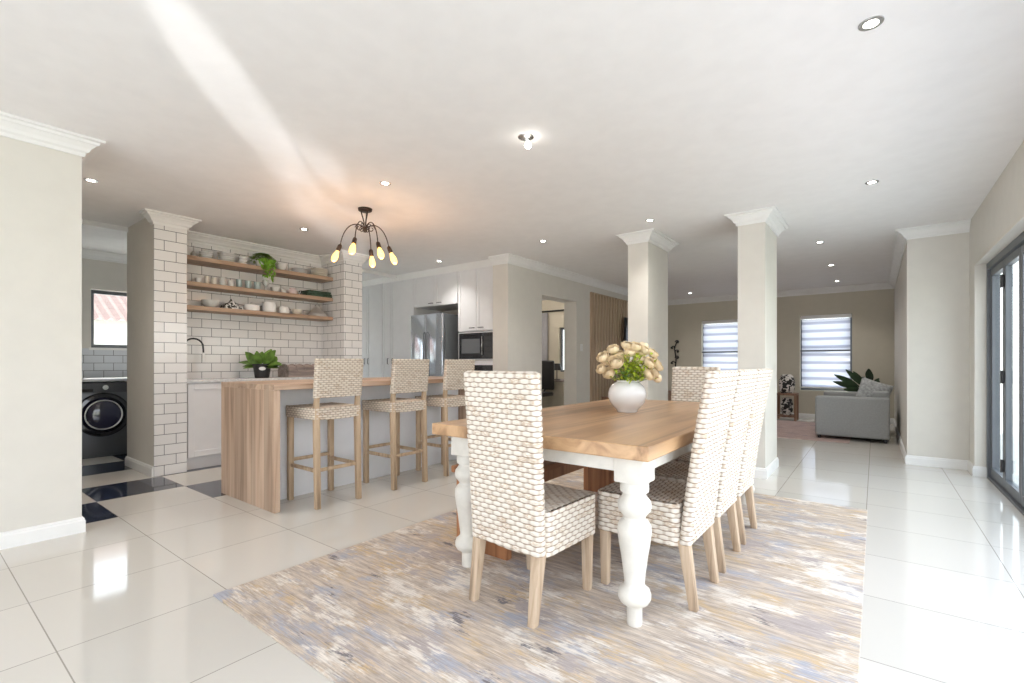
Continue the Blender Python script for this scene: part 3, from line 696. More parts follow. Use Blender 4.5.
tall(-4.93,-4.20,1.56,2.54,[(-4.93,-4.565,1.565,2.475,-4.65,1.61),(-4.565,-4.20,1.565,2.475,-4.48,1.61)],'upper two-door cabinet over the built-in microwave')
tall(-4.93,-4.20,0,.62,[(-4.93,-4.565,.1,.61,-4.65,.56),(-4.565,-4.20,.1,.61,-4.48,.56)],'low two-door cabinet below the built-in oven')
bm=B(); sweep(bm,[(-7.6,YF-.03),(-4.2,YF-.03)],[(0,0),(0,-.088),(.008,-.088),(.03,-.05),(.05,-.01),(.05,0)],H); struct('trim_15',bm,M['trim'])
# oven & microwave
e=empty('microwave',(-4.565,YF,1.14))
bm=B(); box(bm,-.36,.36,.0,.5,0.005,.41); box(bm,-.36,.36,-.018,0,.005,.41); obj('body',bm,M['white'],e)
bm=B(); box(bm,-.345,.345,-.024,-.0185,.02,.395,.002); obj('glass_front',bm,M['darkglass'],e)
bm=B(); box(bm,-.29,.07,-.027,-.0245,.10,.31); obj('window',bm,plain('smoky window',(.16,.17,.18),.1),e)
bm=B(); tube(bm,[(.12,-.03,.07),(.12,-.045,.08),(.12,-.045,.34),(.12,-.03,.35)],.006,8); obj('handle',bm,M['chrome'],e,True)
tag(e,'black-fronted built-in microwave in the tall unit right of the fridge','microwave')
e=empty('oven',(-4.565,YF,.63))
bm=B(); box(bm,-.36,.36,.0,.5,0.0,.505); box(bm,-.36,.36,-.018,0,0,.505); obj('body',bm,M['white'],e)
bm=B(); box(bm,-.3,.345,-.024,-.0185,.02,.44,.002); obj('glass_front',bm,M['darkglass'],e)
bm=B(); tube(bm,[(-.26,-.026,.35),(-.26,-.05,.35),(.3,-.05,.35),(.3,-.026,.35)],.007,8); obj('handle',bm,M['chrome'],e,True)
tag(e,'black-fronted built-in oven below the microwave','oven')
# fridge
e=empty('fridge',(-5.45,5.35,0))
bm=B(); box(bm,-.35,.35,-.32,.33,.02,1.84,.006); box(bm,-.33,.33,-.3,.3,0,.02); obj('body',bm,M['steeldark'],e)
for a,b_ in ((-.35,-.003),(.003,.35)):
    bm=B(); box(bm,a,b_,-.385,-.322,.03,1.845,.008,3); d=obj('door',bm,M['steel'],e,True,40)
    hx=(-.03 if a<0 else .03)
    bm=B(); tube(bm,[(hx,-.386,.75),(hx,-.41,.77),(hx,-.41,1.55),(hx,-.386,1.57)],.008,8); obj('handle',bm,M['steeldark'],d,True)
bm=B(); box(bm,-.29,-.1,-.392,-.386,1.08,1.13); obj('dispenser',bm,M['darkglass'],e)
tag(e,'brushed steel two-door fridge standing in the white kitchen units','fridge')
# ------------------------------------------------------------------ shelves
SH=[(2.245,'top'),(1.97,'middle'),(1.715,'lowest')]
for z,nm in SH:
    bm=B(); box(bm,-6.058,-5.775,1.822,3.602,z-.045,z,.003); tag(obj('wall_shelf',bm,M['shelf']),'thick oak shelf on the tiled kitchen wall, %s of three'%nm,'shelf','oak shelves on the tiled wall')
F=475.;TH=math.radians(37.4);CT,ST=math.cos(TH),math.sin(TH)
def shY(u,X=-5.9):
    r=(u-512)/F; t=X/(r*CT-ST); return t*(r*ST+CT)
def item(name,prof,u0,u1,z,mat,label,cat,group,X=-5.9,extra=None,fit=True):
    y0,y1=shY(u0,X),shY(u1,X); yc=(y0+y1)/2; R=(y1-y0)/2*.86
    R=min(R,.128)
    k=R/max(r for r,_ in prof)
    bm=B(); lathe(bm,[(r*k,zz) for r,zz in prof],(0,0,0),24)
    o=obj(name,bm,mat,None,True,40); o.location=(X,yc,z+.0005); tag(o,label,cat,group)
    return o
def bowlp(h): return [(.4,0),(.45,.006),(.8,h*.45),(1,h),(.95,h),(.75,h*.5),(.4,.012),(0,.01)]
def stackp(h,n=4):
    p=[(.5,0)]
    for i in range(n):
        z=h*i/n; p+=[(.62,z+.001),(.98,z+h/n*.55),(1.0,z+h/n*.8),(.9,z+h/n*.95)]
    return p+[(.6,h*.93),(0,h*.92)]
def potp(h): return [(.85,0),(.95,.008),(1,h*.3),(1,h*.7),(.9,h*.93),(.93,h),(.85,h),(.85,h*.5),(0,h*.48)]
def jugp(h): return [(.7,0),(.9,h*.1),(1,h*.35),(.9,h*.6),(.6,h*.8),(.65,h),(.58,h),(.5,h*.8),(0,h*.7)]
def glassp(h): return [(.75,0),(.8,.005),(1,h),(.93,h),(.74,.012),(0,.011)]
def lidp(h): return [(.9,0),(1,.01),(1,h*.6),(.97,h*.68),(.6,h*.82),(.12,h*.88),(.12,h*.92),(.2,h*.97),(.1,h),(0,h)]
def bottlep(h): return [(.9,0),(1,.01),(1,h*.35),(.4,h*.5),(.22,h*.6),(.22,h),(0,h)]
gT,gM,gL='crockery on the top shelf','cups and bowls on the middle shelf','pots on the lowest shelf'
z=2.245
item('bottle',bottlep(.13),190,197,z,M['greyc'],'small grey bottle at the left end of the top shelf','bottle',gT)
item('bowl_stack',stackp(.085,4),198,214,z,M['ceramic'],'ribbed stack of white bowls beside the grey bottle on the top shelf','bowls',gT)
item('bowl_stack',stackp(.11,5),216,236,z,M['ceramic'],'widest stack of white bowls on the top shelf','bowls',gT)
item('dish_stack',stackp(.10,3),237,248.5,z,M['ceramic'],'white dishes stacked directly left of the trailing plant','dishes',gT)
item('serving_bowl',bowlp(.09),274,288,z,M['ceramic'],'white bowl directly right of the trailing plant on the top shelf','bowl',gT)
item('plate_stack',stackp(.07,5),291,307,z,M['ceramic'],'low stack of white plates on the top shelf, second from its right end','plates',gT)
item('dish_stack',stackp(.11,4),310,328,z,M['cream'],'stack of cream dishes at the right end of the top shelf','dishes',gT)
z=1.97
item('small_bowl',bowlp(.06),194,203,z,M['ceramic'],'small white bowl at the left end of the middle shelf','bowl',gM)
item('mug',potp(.095),204,209.5,z,M['cream'],'cream cup second from the left on the middle shelf','cup',gM)
item('mug',potp(.085),211,217,z,M['cream'],'cream cup third from the left on the middle shelf','cup',gM)
item('glass_jar',potp(.10),219,226,z,M['clear'],'clear jar left of the white cup on the middle shelf','jar',gM)
item('mug',potp(.08),228,234,z,M['ceramic'],'white cup just left of the aqua tumblers','cup',gM)
for i,(a,b_) in enumerate(((235.5,242.5),(244.5,252),(253.5,261))):
    item('tumbler',glassp(.10),a,b_,z,M['mint'],'aqua glass tumbler, %s of three under the trailing plant'%('leftmost','middle','rightmost')[i],'glass',gM)
item('wine_glass',[(.7,0),(.7,.004),(.1,.01),(.1,.05),(.6,.07),(1,.10),(.9,.14),(.85,.14),(.5,.08),(0,.07)],262,269.5,z,M['clear'],'clear stemmed glass right of the aqua tumblers','glass',gM)
item('small_bowl',bowlp(.065),270,280,z,M['ceramic'],'white bowl in the middle of the middle shelf, right of the stemmed glass','bowl',gM)
item('mug',potp(.055),281,286,z,M['ceramic'],'small low white cup left of the blush pot','cup',gM)
item('sugar_pot',jugp(.085),287,298,z,M['pinkc'],'round blush pot on the middle shelf','pot',gM)
item('napkin_ring',potp(.07),298.5,302,z,M['bwcloth'],'little black and white jar beside the green cloths','jar',gM)
e=empty('folded_cloths',(-5.9,shY(316),1.9705)); hw=(shY(329)-shY(303))/2
bm=B()
for k in range(3): box(bm,-.1,.1,-hw*(1-.08*k),hw*(1-.06*k),k*.026,k*.026+.025,.01,3)
obj('cloth_pile',bm,M['greencloth'],e,True,50); tag(e,'pile of dark green folded cloths at the right end of the middle shelf','cloths',gM)
z=1.715
item('glass_bowl',[(.5,0),(.55,.006),(.9,.04),(1,.085),(.96,.085),(.85,.045),(.5,.012),(0,.012)],200,221,z,M['clear'],'wide frosty bowl at the left end of the lowest shelf','bowl',gL)
# patterned crumpled towel
y0=shY(222); y1=shY(241); bm=B()
g=[[None]*15 for _ in range(13)]
for i in range(13):
    for j in range(15):
        a=i/12; b_=j/14; zz=.012+.075*math.sin(PI*a)**.6*math.sin(PI*b_)**.5*(1+.35*math.sin(9*a+5*b_)+.25*math.cos(13*b_))
        g[i][j]=bm.verts.new((-5.99+.18*a,y0+(y1-y0)*b_,z+.0005+ (0 if i in(0,12) or j in (0,14) else zz)))
for i in range(12):
    for j in range(14): bm.faces.new((g[i][j],g[i+1][j],g[i+1][j+1],g[i][j+1]))
bm.faces.new([g[i][0] for i in range(13)]+[g[12][j] for j in range(1,15)]+[g[i][14] for i in range(11,-1,-1)]+[g[0][j] for j in range(13,0,-1)])
tag(obj('tea_towel',bm,M['bwcloth'],None,True),'crumpled black and white patterned towel on the lowest shelf','cloth',gL)
item('casserole_pot',lidp(.105),242.5,260.5,z,M['ceramic'],'white pot next to the patterned towel on the lowest shelf','pot',gL)
item('casserole_pot',potp(.125),261.5,277,z,M['ceramic'],'tallest white pot in the middle of the lowest shelf','pot',gL)
item('canister',potp(.09),278,289.5,z,M['ceramic'],'short white canister right of the tallest white pot','pot',gL)
item('serving_bowl',bowlp(.07),291,303,z,M['cream'],'low pale bowl left of the grey conical pot','bowl',gL)
item('tagine_pot',[(1,0),(1,.03),(.95,.035),(.75,.06),(.45,.10),(.22,.135),(.25,.15),(.18,.16),(0,.16)],305,329,z,M['greyc'],'grey conical lidded pot at the right end of the lowest shelf','pot',gL)
# ------------------------------------------------------------------ leaves
def leaf(bm,base,d,up,length,width,fold=.15,curve=.3,seg=6):
    d=Vector(d).normalized(); up=Vector(up); side=d.cross(up)
    if side.length<.01: side=Vector((1,0,0))
    side.normalize(); up=side.cross(d).normalized(); prev=None
    for i in range(seg+1):
        t=i/seg; p=Vector(base)+d*(length*t)-up*(curve*length*t*t)
        w=width*math.sin(PI*min(1,t*.93+.04))**.8*.5
        row=[bm.verts.new(p-side*w+up*fold*w),bm.verts.new(p),bm.verts.new(p+side*w+up*fold*w)]
        if prev:
            bm.faces.new((prev[0],prev[1],row[1],row[0])); bm.faces.new((prev[1],prev[2],row[2],row[1]))
        prev=row
# trailing plant on the top shelf
e=empty('trailing_plant',(-5.88,shY(262,-5.88),2.2455))
bm=B(); lathe(bm,[(.05,0),(.07,.07),(.066,.07),(.045,.03),(0,.03)],seg=20); obj('pot',bm,M['ceramic'],e,True,40)
bm=B()
for k in range(560):
    a=random.uniform(0,2*PI)
    if k<380:
        ph=random.uniform(-.3,PI/2); r=random.uniform(.05,.125)
        p=Vector((r*.9*math.cos(a)*math.cos(ph),r*math.sin(a)*math.cos(ph),.085+.085*math.sin(ph)))
        dr=Vector((math.cos(a),math.sin(a),.3))
    else:
        s=random.choice([-.05,-.02,.02,.06,.10,.13]); q=random.random()**1.4
        if k%3==0: s=random.uniform(-.16,.16); q*=.35
        p=Vector((.13+.02*random.random(),s*.55+random.gauss(0,.012),.1-q*random.choice([.12,.22,.28]))); dr=Vector((.6,random.uniform(-1,1),-.8))
    leaf(bm,p,dr,(0,0,1),random.uniform(.03,.05),.03,seg=2)
obj('foliage',bm,M['leaf'],e,True); tag(e,'bright green trailing plant hanging over the top shelf','plant')
# plant in black pot on back counter
e=empty('potted_plant',(-5.75,shY(262,-5.75),.9255))
bm=B(); lathe(bm,[(.075,0),(.078,.01),(.098,.15),(.104,.152),(.104,.165),(.095,.165),(.09,.12),(0,.12)],seg=24); obj('pot',bm,M['potblack'],e,True,40)
bm=B(); lathe(bm,[(0,0),(.036,0),(.036,.004),(0,.004)],seg=20,M4=Matrix.Translation(Vector((.92,-.39,0))*.091+Vector((0,0,.11)))@Vector((.92,-.39,-.12)).to_track_quat('Z','Y').to_matrix().to_4x4()@Matrix.Diagonal((1,.6,1,1)))
obj('label_sticker',bm,M['ceramic'],e,True,40)
bm=B()
RT=Vector((CT,ST,0)); FW=Vector((-ST,CT,0))
for rx,up_,ln,wd in ((-.9,.62,.22,.075),(-.85,.25,.2,.07),(-.5,.9,.2,.08),(.1,1,.2,.09),(.45,.85,.22,.095),(.9,.5,.21,.085),(.95,.1,.17,.075),(.7,.3,.17,.08),(-.3,.5,.17,.08),(.3,.4,.18,.1),(0,.7,.16,.09),(-.6,.05,.16,.07)):
    for s in (0,1):
        fw=random.uniform(-.5,.5); d=RT*rx*1.5+FW*fw+Vector((0,0,up_*.8))
        b0=Vector((0,0,.13))+d.normalized()*.045
        tube(bm,[(0,0,.12),b0],.003,5); leaf(bm,b0,d,-FW if rx*rx<.3 else Vector((0,0,1))-FW*.6,ln*random.uniform(.8,1.05),wd*1.1,curve=.2)
obj('foliage',bm,M['leaf2'],e,True); tag(e,'broad-leaved green plant in a black plastic pot on the kitchen counter','plant')
# crate / bread box
e=empty('bread_crate',(-5.8,3.15,.9255))
bm=B(); n=14; sec=[(-.13,0),(.13,0),(.135,.08)]+[(.13*math.cos(a),.09+.065*math.sin(a)) for a in [PI*i/8 for i in range(1,8)]]+[(-.135,.08)]
v0=[bm.verts.new((x,-.21,zz)) for x,zz in sec]; v1=[bm.verts.new((x,.21,zz)) for x,zz in sec]
for i in range(len(sec)): bm.faces.new((v0[i],v0[(i+1)%len(sec)],v1[(i+1)%len(sec)],v1[i]))
bm.faces.new(v0[::-1]); bm.faces.new(v1); obj('box_body',bm,M['crate'],e)
bm=B()
for yy in (-.2,-.1,0,.1,.2):
    tube(bm,[(x*1.03,yy,zz+.002) for x,zz in sec[2:-1]],.007,6)
obj('lid_ribs',bm,M['crate'],e,True); tag(e,'weathered wooden box with rounded lid on the kitchen counter behind the first stool','box')
# ------------------------------------------------------------------ vase and bouquet
VX,VY,VZ=-1.315,2.985,.7735
bm=B(); lathe(bm,[(.062,0),(.066,.003),(.068,.012),(.074,.02),(.090,.037),(.112,.065),(.124,.10),(.125,.125),(.117,.155),(.100,.18),(.078,.197),(.068,.203),(.070,.212),(.062,.212),(.062,.195),(.10,.16),(.11,.1),(.06,.025),(0,.022)],(0,0,0),40)
o=obj('flower_vase',bm,M['ceramic'],None,True,50); o.location=(VX,VY,VZ); tag(o,'round white vase of peach roses on the dining table','vase')
e=empty('flower_bouquet',(VX,VY,VZ+.2))
def rose_bm(R):
    bm=B()
    lathe(bm,[(0,-.95*R),(.3*R,-.85*R),(.55*R,-.4*R),(.5*R,.1*R),(.22*R,.30*R),(0,.25*R)],seg=12)
    for ring,(n,rad,top,w,curl) in enumerate(((3,.30,78,75,0),(3,.48,66,72,.02),(4,.66,54,60,.06),(5,.84,40,50,.12),(6,1.0,22,42,.20))):
        for k in range(n):
            a0=360*k/n+ring*37; prev=None
            for i in range(6):
                t=i/5; el=-75+(top+75)*t; row=[]
                for j in range(-3,4):
                    q=j/3; az=math.radians(a0+q*w*(.55+.45*math.sin(PI*(.1+.75*t))))
                    r_=R*rad*(1+curl*t**3+.05*(1-q*q))
                    e2=math.radians(el-16*t*q*q)
                    row.append(bm.verts.new((r_*math.cos(e2)*math.cos(az),r_*math.cos(e2)*math.sin(az),r_*math.sin(e2)*.85)))
                if prev:
                    for m_ in range(6): bm.faces.new((prev[m_],prev[m_+1],row[m_+1],row[m_]))
                prev=row
    return bm
rmesh=None
# offsets in camera-right / up (px) around vase rim centre, plus depth
RP=[(603,357,0,.95),(601,369,-.02,.75),(609,373,-.05,.9),(613,349,.02,.9),(616,362,-.08,1.1),(627,345,.05,.9),(630,352,-.03,.85),(636,346,.0,.85),(641,353,.05,.8),(620,354,.04,.8),(653,353,.02,.85),(650,363,-.06,.9),(656,361,.05,.8),(649,374,-.06,.95),(655,372,.03,.9),(659,366,0,.8),(643,347,.1,.8),(624,358,.10,.8),(645,362,.1,.8),(608,361,.1,.8),(638,360,.06,.8),(633,366,.09,.8),(621,371,.05,.8),(616,356,.04,.9),(645,350,.03,.85),(641,373,.09,.8),(657,378,.06,.7)]
tv=-VX*ST+VY*CT
rootp=Vector((0,0,0))
for i,(u,v,dp,k) in enumerate(RP):
    t=tv+dp; rgt=(u-512)/F*t; zz=1.1+(363-v)/F*t
    w=FW*t+RT*rgt; p=Vector((w.x-VX,w.y-VY,zz-VZ-.2))
    if rmesh is None:
        r=obj('rose',rose_bm(.041),M['rose'],e,True); rmesh=r.data
    else:
        r=bpy.data.objects.new('rose',rmesh); C.objects.link(r); r.parent=e
    r.location=p; r.scale=(k,k,k)
    dirv=(p-Vector((0,0,-.02))); dirv=(dirv.normalized()+Vector((-FW.x,-FW.y,0))*.55*(1 if dp<.06 else -.6)).normalized()
    r.rotation_euler=dirv.to_track_quat('Z','Y').to_euler()
bm=B()
for i,(u,v,dp,k) in enumerate(RP):
    t=tv+dp; w=FW*t+RT*((u-512)/F*t); p=Vector((w.x-VX,w.y-VY,1.1+(363-v)/F*t-VZ-.2))
    tube(bm,bez((random.uniform(-.02,.02),random.uniform(-.02,.02),-.16),(0,0,.02),p*.6,p,6),.0025,5)
obj('stems',bm,M['leaf2'],e,True)
bm=B()
for k in range(420):
    u=random.gauss(633,8); v=random.gauss(371,9); v=min(max(v,355),387); t=tv-.06+random.uniform(-.05,.08)
    w=FW*t+RT*((u-512)/F*t); p=Vector((w.x-VX,w.y-VY,max(.02,1.1+(363-v)/F*t-VZ-.2)))
    leaf(bm,p,(random.uniform(-1,1),random.uniform(-1,1),random.uniform(-.2,1)),(0,0,1),random.uniform(.022,.038),.02,seg=2)
obj('filler_greenery',bm,M['lime'],e,True)
bm=B()
for k in range(40):
    a=random.uniform(0,2*PI); p=Vector((.055*math.cos(a),.055*math.sin(a),.035+random.uniform(0,.06)))
    leaf(bm,p,(math.cos(a),math.sin(a),random.uniform(-.3,.6)),(0,0,1),random.uniform(.04,.06),.028,seg=3)
obj('leaves',bm,M['leaf2'],e,True)
tag(e,'bouquet of peach roses with lime green filler in the round white vase','flowers')
# ------------------------------------------------------------------ chandelier
CX,CY=-3.81,2.71
e=empty('chandelier',(CX,CY,H))
bm=B(); lathe(bm,[(0,-.028),(.045,-.028),(.062,-.02),(.065,0),(0,0)],seg=28); obj('canopy',bm,M['bronze'],e,True,40)
bm=B()
for a in (0,2.1,4.2):
    x,y_=.035*math.cos(a),.035*math.sin(a); tube(bm,bez((x,y_,-.025),(x*.9,y_*.9,-.08),(-x*.2,-y_*.2,-.13),(x*.5,y_*.5,-.19),10),.006,8)
for a in [k*PI/3 for k in range(6)]:
    d=Vector((math.cos(a),math.sin(a),0)); pts=[]
    for i in range(16):
        q=i/15*1.6*2*PI/1.3; r_=.036*(1-i/22)
        pts.append(d*(.055+r_*math.cos(q))+Vector((0,0,-.185+r_*math.sin(q))))
    tube(bm,pts,.004,6)
lathe(bm,[(0,-.225),(.016,-.22),(.022,-.195),(.016,-.17),(0,-.165)],seg=16); obj('scroll_hub',bm,M['bronze'],e,True,40)
arms=[(-.235,.0,-.345),(-.03,-.20,-.335),(-.005,.20,-.345),(.162,-.15,-.36),(.19,.12,-.335)]
for rx,fy,zz in arms:
    o2=RT*rx+FW*fy; o2n=o2.normalized()
    sock=o2+Vector((0,0,zz))
    bd=(o2n*.45+Vector((0,0,-1))).normalized()
    pts=bez((0,0,-.19),o2*.35+Vector((0,0,-.10)),o2*.86+Vector((0,0,-.14)),sock,14)
    bm=B(); tube(bm,pts,.005,8); a=obj('arm',bm,M['bronze'],e,True)
    Q=Matrix.Translation(sock)@(-bd).to_track_quat('Z','Y').to_matrix().to_4x4()
    bm=B(); lathe(bm,[(0,.012),(.010,.012),(.019,0),(.021,-.05),(.017,-.052),(0,-.052)],seg=16,M4=Q); obj('socket',bm,M['bronze'],a,True,40)
    bm=B(); lathe(bm,[(0,-.054),(.013,-.054),(.015,-.065),(.026,-.10),(.029,-.125),(.024,-.15),(.012,-.165),(0,-.168)],seg=16,M4=Q); obj('bulb',bm,M['bulb'],a,True)
tag(e,'dark bronze chandelier with curved arms and glowing bulbs over the kitchen island','chandelier')
# ------------------------------------------------------------------ laundry
e=empty('washing_machine',(-7.15,1.5,0))
bm=B(); box(bm,-.6,0,-.3,.3,.02,.875,.01,3); box(bm,-.55,-.05,-.27,.27,0,.02); obj('body',bm,M['washer'],e,True,40)
Rx=Matrix.Rotation(PI/2,4,'Y')
bm=B(); lathe(bm,[(.21,0),(.25,.004),(.255,.02),(.24,.04),(.205,.045),(.20,.02)],seg=40,M4=Matrix.Translation((.001,0,.5))@Rx); d=obj('door',bm,M['darkglass'],e,True,40)
bm=B(); lathe(bm,[(0,.005),(.2,.005),(.2,.015),(.17,.05),(.1,.07),(0,.078)],seg=36,M4=Matrix.Translation((.001,0,.5))@Rx); obj('door_glass',bm,plain('dark blue door glass',(.02,.02,.05),.05,spec=.9),d,True)
bm=B(); lathe(bm,[(.16,.0),(.17,.012),(.18,0)],seg=36,M4=Matrix.Translation((.055,0,.5))@Rx); obj('door_ring',bm,M['chrome'],d,True)
bm=B(); box(bm,.0005,.012,-.29,.29,.755,.868,.003); p=obj('control_panel',bm,plain('dark grey panel',(.06,.062,.068),.35),e)
bm=B(); lathe(bm,[(.03,0),(.028,.02),(0,.022)],seg=24,M4=Matrix.Translation((.0125,.02,.815))@Rx); obj('dial',bm,M['chrome'],p,True,40)
bm=B(); box(bm,.0125,.016,-.27,-.09,.77,.80); obj('detergent_drawer',bm,M['darkglass'],p)
tag(e,'dark graphite front-loading washing machine in the laundry','washing machine')
bm=B(); box(bm,-8.05,-7.13,.76,3.5,.885,.91,.003); tag(obj('laundry_worktop',bm,M['white']),'white worktop above the washing machine','worktop')
# ------------------------------------------------------------------ slat panel, tv, console, switch
e=empty('slat_wall_panel',(-3.93,9.1,0)); 
bm=B(); box(bm,.0,.008,-1.71,1.71,.1,2.31); obj('backing',bm,M['slatback'],e)
ns=30
for k in range(ns):
    y_=-1.70+k*3.4/ns; bm=B(); box(bm,.0085,.035,y_,y_+.088,.1,2.31,.004)
    if k==0: s0=obj('slat',bm,M['slat'],e); y00=y_
    else:
        bm.free(); s=s0.copy(); C.objects.link(s); s.parent=e; s.location=(0,y_-y00,0)
bm=B(); box(bm,.0,.035,-1.735,-1.712,.1,2.33); box(bm,.0,.035,-1.712,1.71,2.312,2.33); obj('edge_trim',bm,M['slat'],e)
tag(e,'vertical timber slat panel on the wall beyond the doorway','wall panel')
e=empty('television',(-3.77,9.12,1.42))
bm=B(); box(bm,-.035,.0,-.62,.62,0,.55,.004); obj('casing',bm,M['black'],e)
bm=B(); box(bm,.0005,.002,-.605,.605,.015,.535); obj('screen',bm,M['screen'],e)
bm=B(); box(bm,-.123,-.036,-.1,.1,.18,.38); obj('wall_bracket',bm,M['black'],e)
tag(e,'flat black television mounted on the timber slat panel','television')
e=empty('media_console',(-3.69,9.0,0))
bm=B(); box(bm,-.19,.17,-1.3,1.3,.08,.50,.004); obj('body',bm,M['brownwood'],e)
for yy in (-1.2,1.2):
    bm=B(); box(bm,-.15,.13,yy-.02,yy+.02,0,.08); obj('leg',bm,M['black'],e)
tag(e,'low brown media console below the television','console')
e=empty('potted_herb',(-3.66,8.22,.5005))
bm=B(); lathe(bm,[(.06,0),(.075,.02),(.085,.11),(.08,.11),(.06,.08),(0,.08)],seg=20); obj('pot',bm,M['ceramic'],e,True,40)
bm=B()
for k in range(70):
    a=random.uniform(0,2*PI); leaf(bm,(.03*math.cos(a),.03*math.sin(a),.08+random.uniform(0,.1)),(math.cos(a),math.sin(a),random.uniform(.1,1.5)),(0,0,1),random.uniform(.06,.12),.035,seg=3)
obj('foliage',bm,M['leaf2'],e,True); tag(e,'small green plant in a white pot behind the bouquet, by the slat panel','plant')
e=empty('light_switch',(-3.93,7.06,1.36)); bm=B(); box(bm,0,.008,-.04,.04,-.06,.06,.002); obj('plate',bm,M['trim'],e)
bm=B(); box(bm,.0081,.014,-.012,.012,-.02,.02,.001); obj('rocker',bm,M['ceramic'],e); tag(e,'white light switch between the doorway and the slat panel','switch')
# study through the doorway
bm=B(); box(bm,-4.55,-4.5,5.96,9.19,2.0,2.04); 
bm.free()
e=empty('curtain_rod',(-5.6,9.12,2.28)); bm=B(); tube(bm,[(-.95,0,0),(.9,0,0)],.018,10); obj('rod',bm,M['black'],e,True)
bm=B(); box(bm,-.6,-.57,-.01,.075,-.02,.02); box(bm,.5,.53,-.01,.075,-.02,.02); obj('bracket',bm,M['black'],e)
tag(e,'black curtain rod over the window in the room behind the doorway','curtain rod')
bm=B(); rows=[]
for zz in (.03,1.1,2.25):
    rows.append([bm.verts.new((-6.5+.55*i/60,9.12+.028*math.sin(i*.9),zz)) for i in range(61)]+[bm.verts.new((-6.5+.55*i/60,9.132+.028*math.sin(i*.9),zz)) for i in range(60,-1,-1)])
for a,b_ in zip(rows,rows[1:]):
    for i in range(122): bm.faces.new((a[i],a[(i+1)%122],b_[(i+1)%122],b_[i]))
bm.faces.new(rows[0]); bm.faces.new(rows[-1]); tag(obj('curtain',bm,plain('grey curtain cloth',(.40,.40,.42),.9),None,True),'grey curtain hanging at the left of the rod behind the doorway','curtain')
light('study_fill','POINT',(-5.6,7.8,2.35),22,(1,.9,.8),.1)  # unseen lamp added to brighten the room behind the doorway
e=empty('desk_cabinet',(-5.28,8.55,0)); bm=B(); box(bm,-.25,.3,-.35,.35,.0,.72,.004); obj('body',bm,M['wall2'],e); bm=B(); box(bm,-.27,.32,-.37,.37,.72,.75,.003); obj('desktop',bm,M['crate'],e)
tag(e,'pale cabinet with a wooden top in the room behind the doorway','cabinet')
e=empty('office_chair',(-5.33,7.85,0))
bm=B(); box(bm,-.22,.22,-.22,.22,.44,.52,.03,3); obj('seat',bm,M['black'],e,True,50)
bm=B(); box(bm,-.21,.21,.2,.27,.56,1.15,.03,3); tube(bm,[(0,.15,.46),(0,.26,.62)],.02,8); obj('backrest',bm,M['black'],e,True,50)
bm=B(); tube(bm,[(0,0,.07),(0,0,.45)],.025,10); obj('column',bm,M['chrome'],e,True)
bm=B()
for k in range(5):
    a=2*PI*k/5; tube(bm,[(0,0,.08),(.28*math.cos(a),.28*math.sin(a),.05)],.016,8); lathe(bm,[(0,-.025),(.02,-.018),(.025,0),(.02,.018),(0,.025)],(.28*math.cos(a),.28*math.sin(a),.025),10)
obj('base',bm,M['black'],e,True); tag(e,'black office chair in the room behind the doorway','chair')
e=empty('desk_lamp',(-5.28,8.45,.7505)); bm=B(); lathe(bm,[(.07,0),(.07,.015),(.01,.02),(.01,.25),(0,.25)],seg=18); obj('base',bm,M['black'],e,True,40)
bm=B(); lathe(bm,[(.11,.2),(.07,.34),(.06,.34),(.1,.2)],seg=20); obj('lamp_shade',bm,M['black'],e,True,40); tag(e,'black table lamp on the pale cabinet behind the doorway','lamp')
# ------------------------------------------------------------------ living area
e=empty('sofa',(-.27,8.7,0))
bm=B(); box(bm,-.43,.43,-.48,-.30,.05,.62,.03,4); obj('armrest',bm,M['sofa'],e,True,50)
bm=B(); box(bm,-.43,.43,.95,1.13,.05,.62,.03,4); obj('armrest',bm,M['sofa'],e,True,50)
bm=B(); box(bm,.24,.43,-.30,.95,.05,.70,.03,4); obj('backrest',bm,M['sofa'],e,True,50)
bm=B(); box(bm,-.43,.24,-.30,.95,.05,.28,.02,3); obj('seat_base',bm,M['sofa'],e,True,50)
bm=B(); box(bm,-.42,.23,-.29,.32,.28,.44,.04,4); obj('seat_cushion',bm,M['sofa'],e,True,50)
bm=B(); box(bm,-.42,.23,.33,.94,.28,.44,.04,4); obj('seat_cushion',bm,M['sofa'],e,True,50)
for x in (-.38,.38):
    for y_ in (-.43,1.08):
        bm=B(); prism(bm,(x,y_,0.009 if x<0 else 0),(x,y_,.055),.035,.05,.035,.05); obj('leg',bm,M['black'],e)
tag(e,'light grey fabric sofa near the far window, its side to the viewer','sofa')
def cushion(name,loc,rot,s,mat,label):
    bm=B(); n=12; 
    for sg in (1,-1):
        g=[[bm.verts.new((s*(i/n-.5)*(1-.06*math.sin(PI*j/n)),s*(j/n-.5)*(1-.06*math.sin(PI*i/n)),sg*.07*(math.sin(PI*i/n)*math.sin(PI*j/n))**.5)) for j in range(n+1)] for i in range(n+1)]
        for i in range(n):
            for j in range(n): bm.faces.new((g[i][j],g[i+1][j],g[i+1][j+1],g[i][j+1]))
    bmesh.ops.remove_doubles(bm,verts=bm.verts[:],dist=.0005)
    o=obj(name,bm,mat,None,True); o.location=loc; o.rotation_euler=rot; tag(o,label,'cushion'); return o
cushion('throw_cushion',(-.02,8.66,.655),(math.radians(72),math.radians(20),math.radians(10)),.40,M['cushion'],'mottled grey cushion leaning inside the sofa corner')
e=empty('potted_plant',(-.12,10.35,0))
bm=B(); lathe(bm,[(.12,0),(.16,.3),(.15,.3),(.12,.25),(0,.25)],seg=24); obj('pot',bm,M['potblack'],e,True,40)
bm=B()
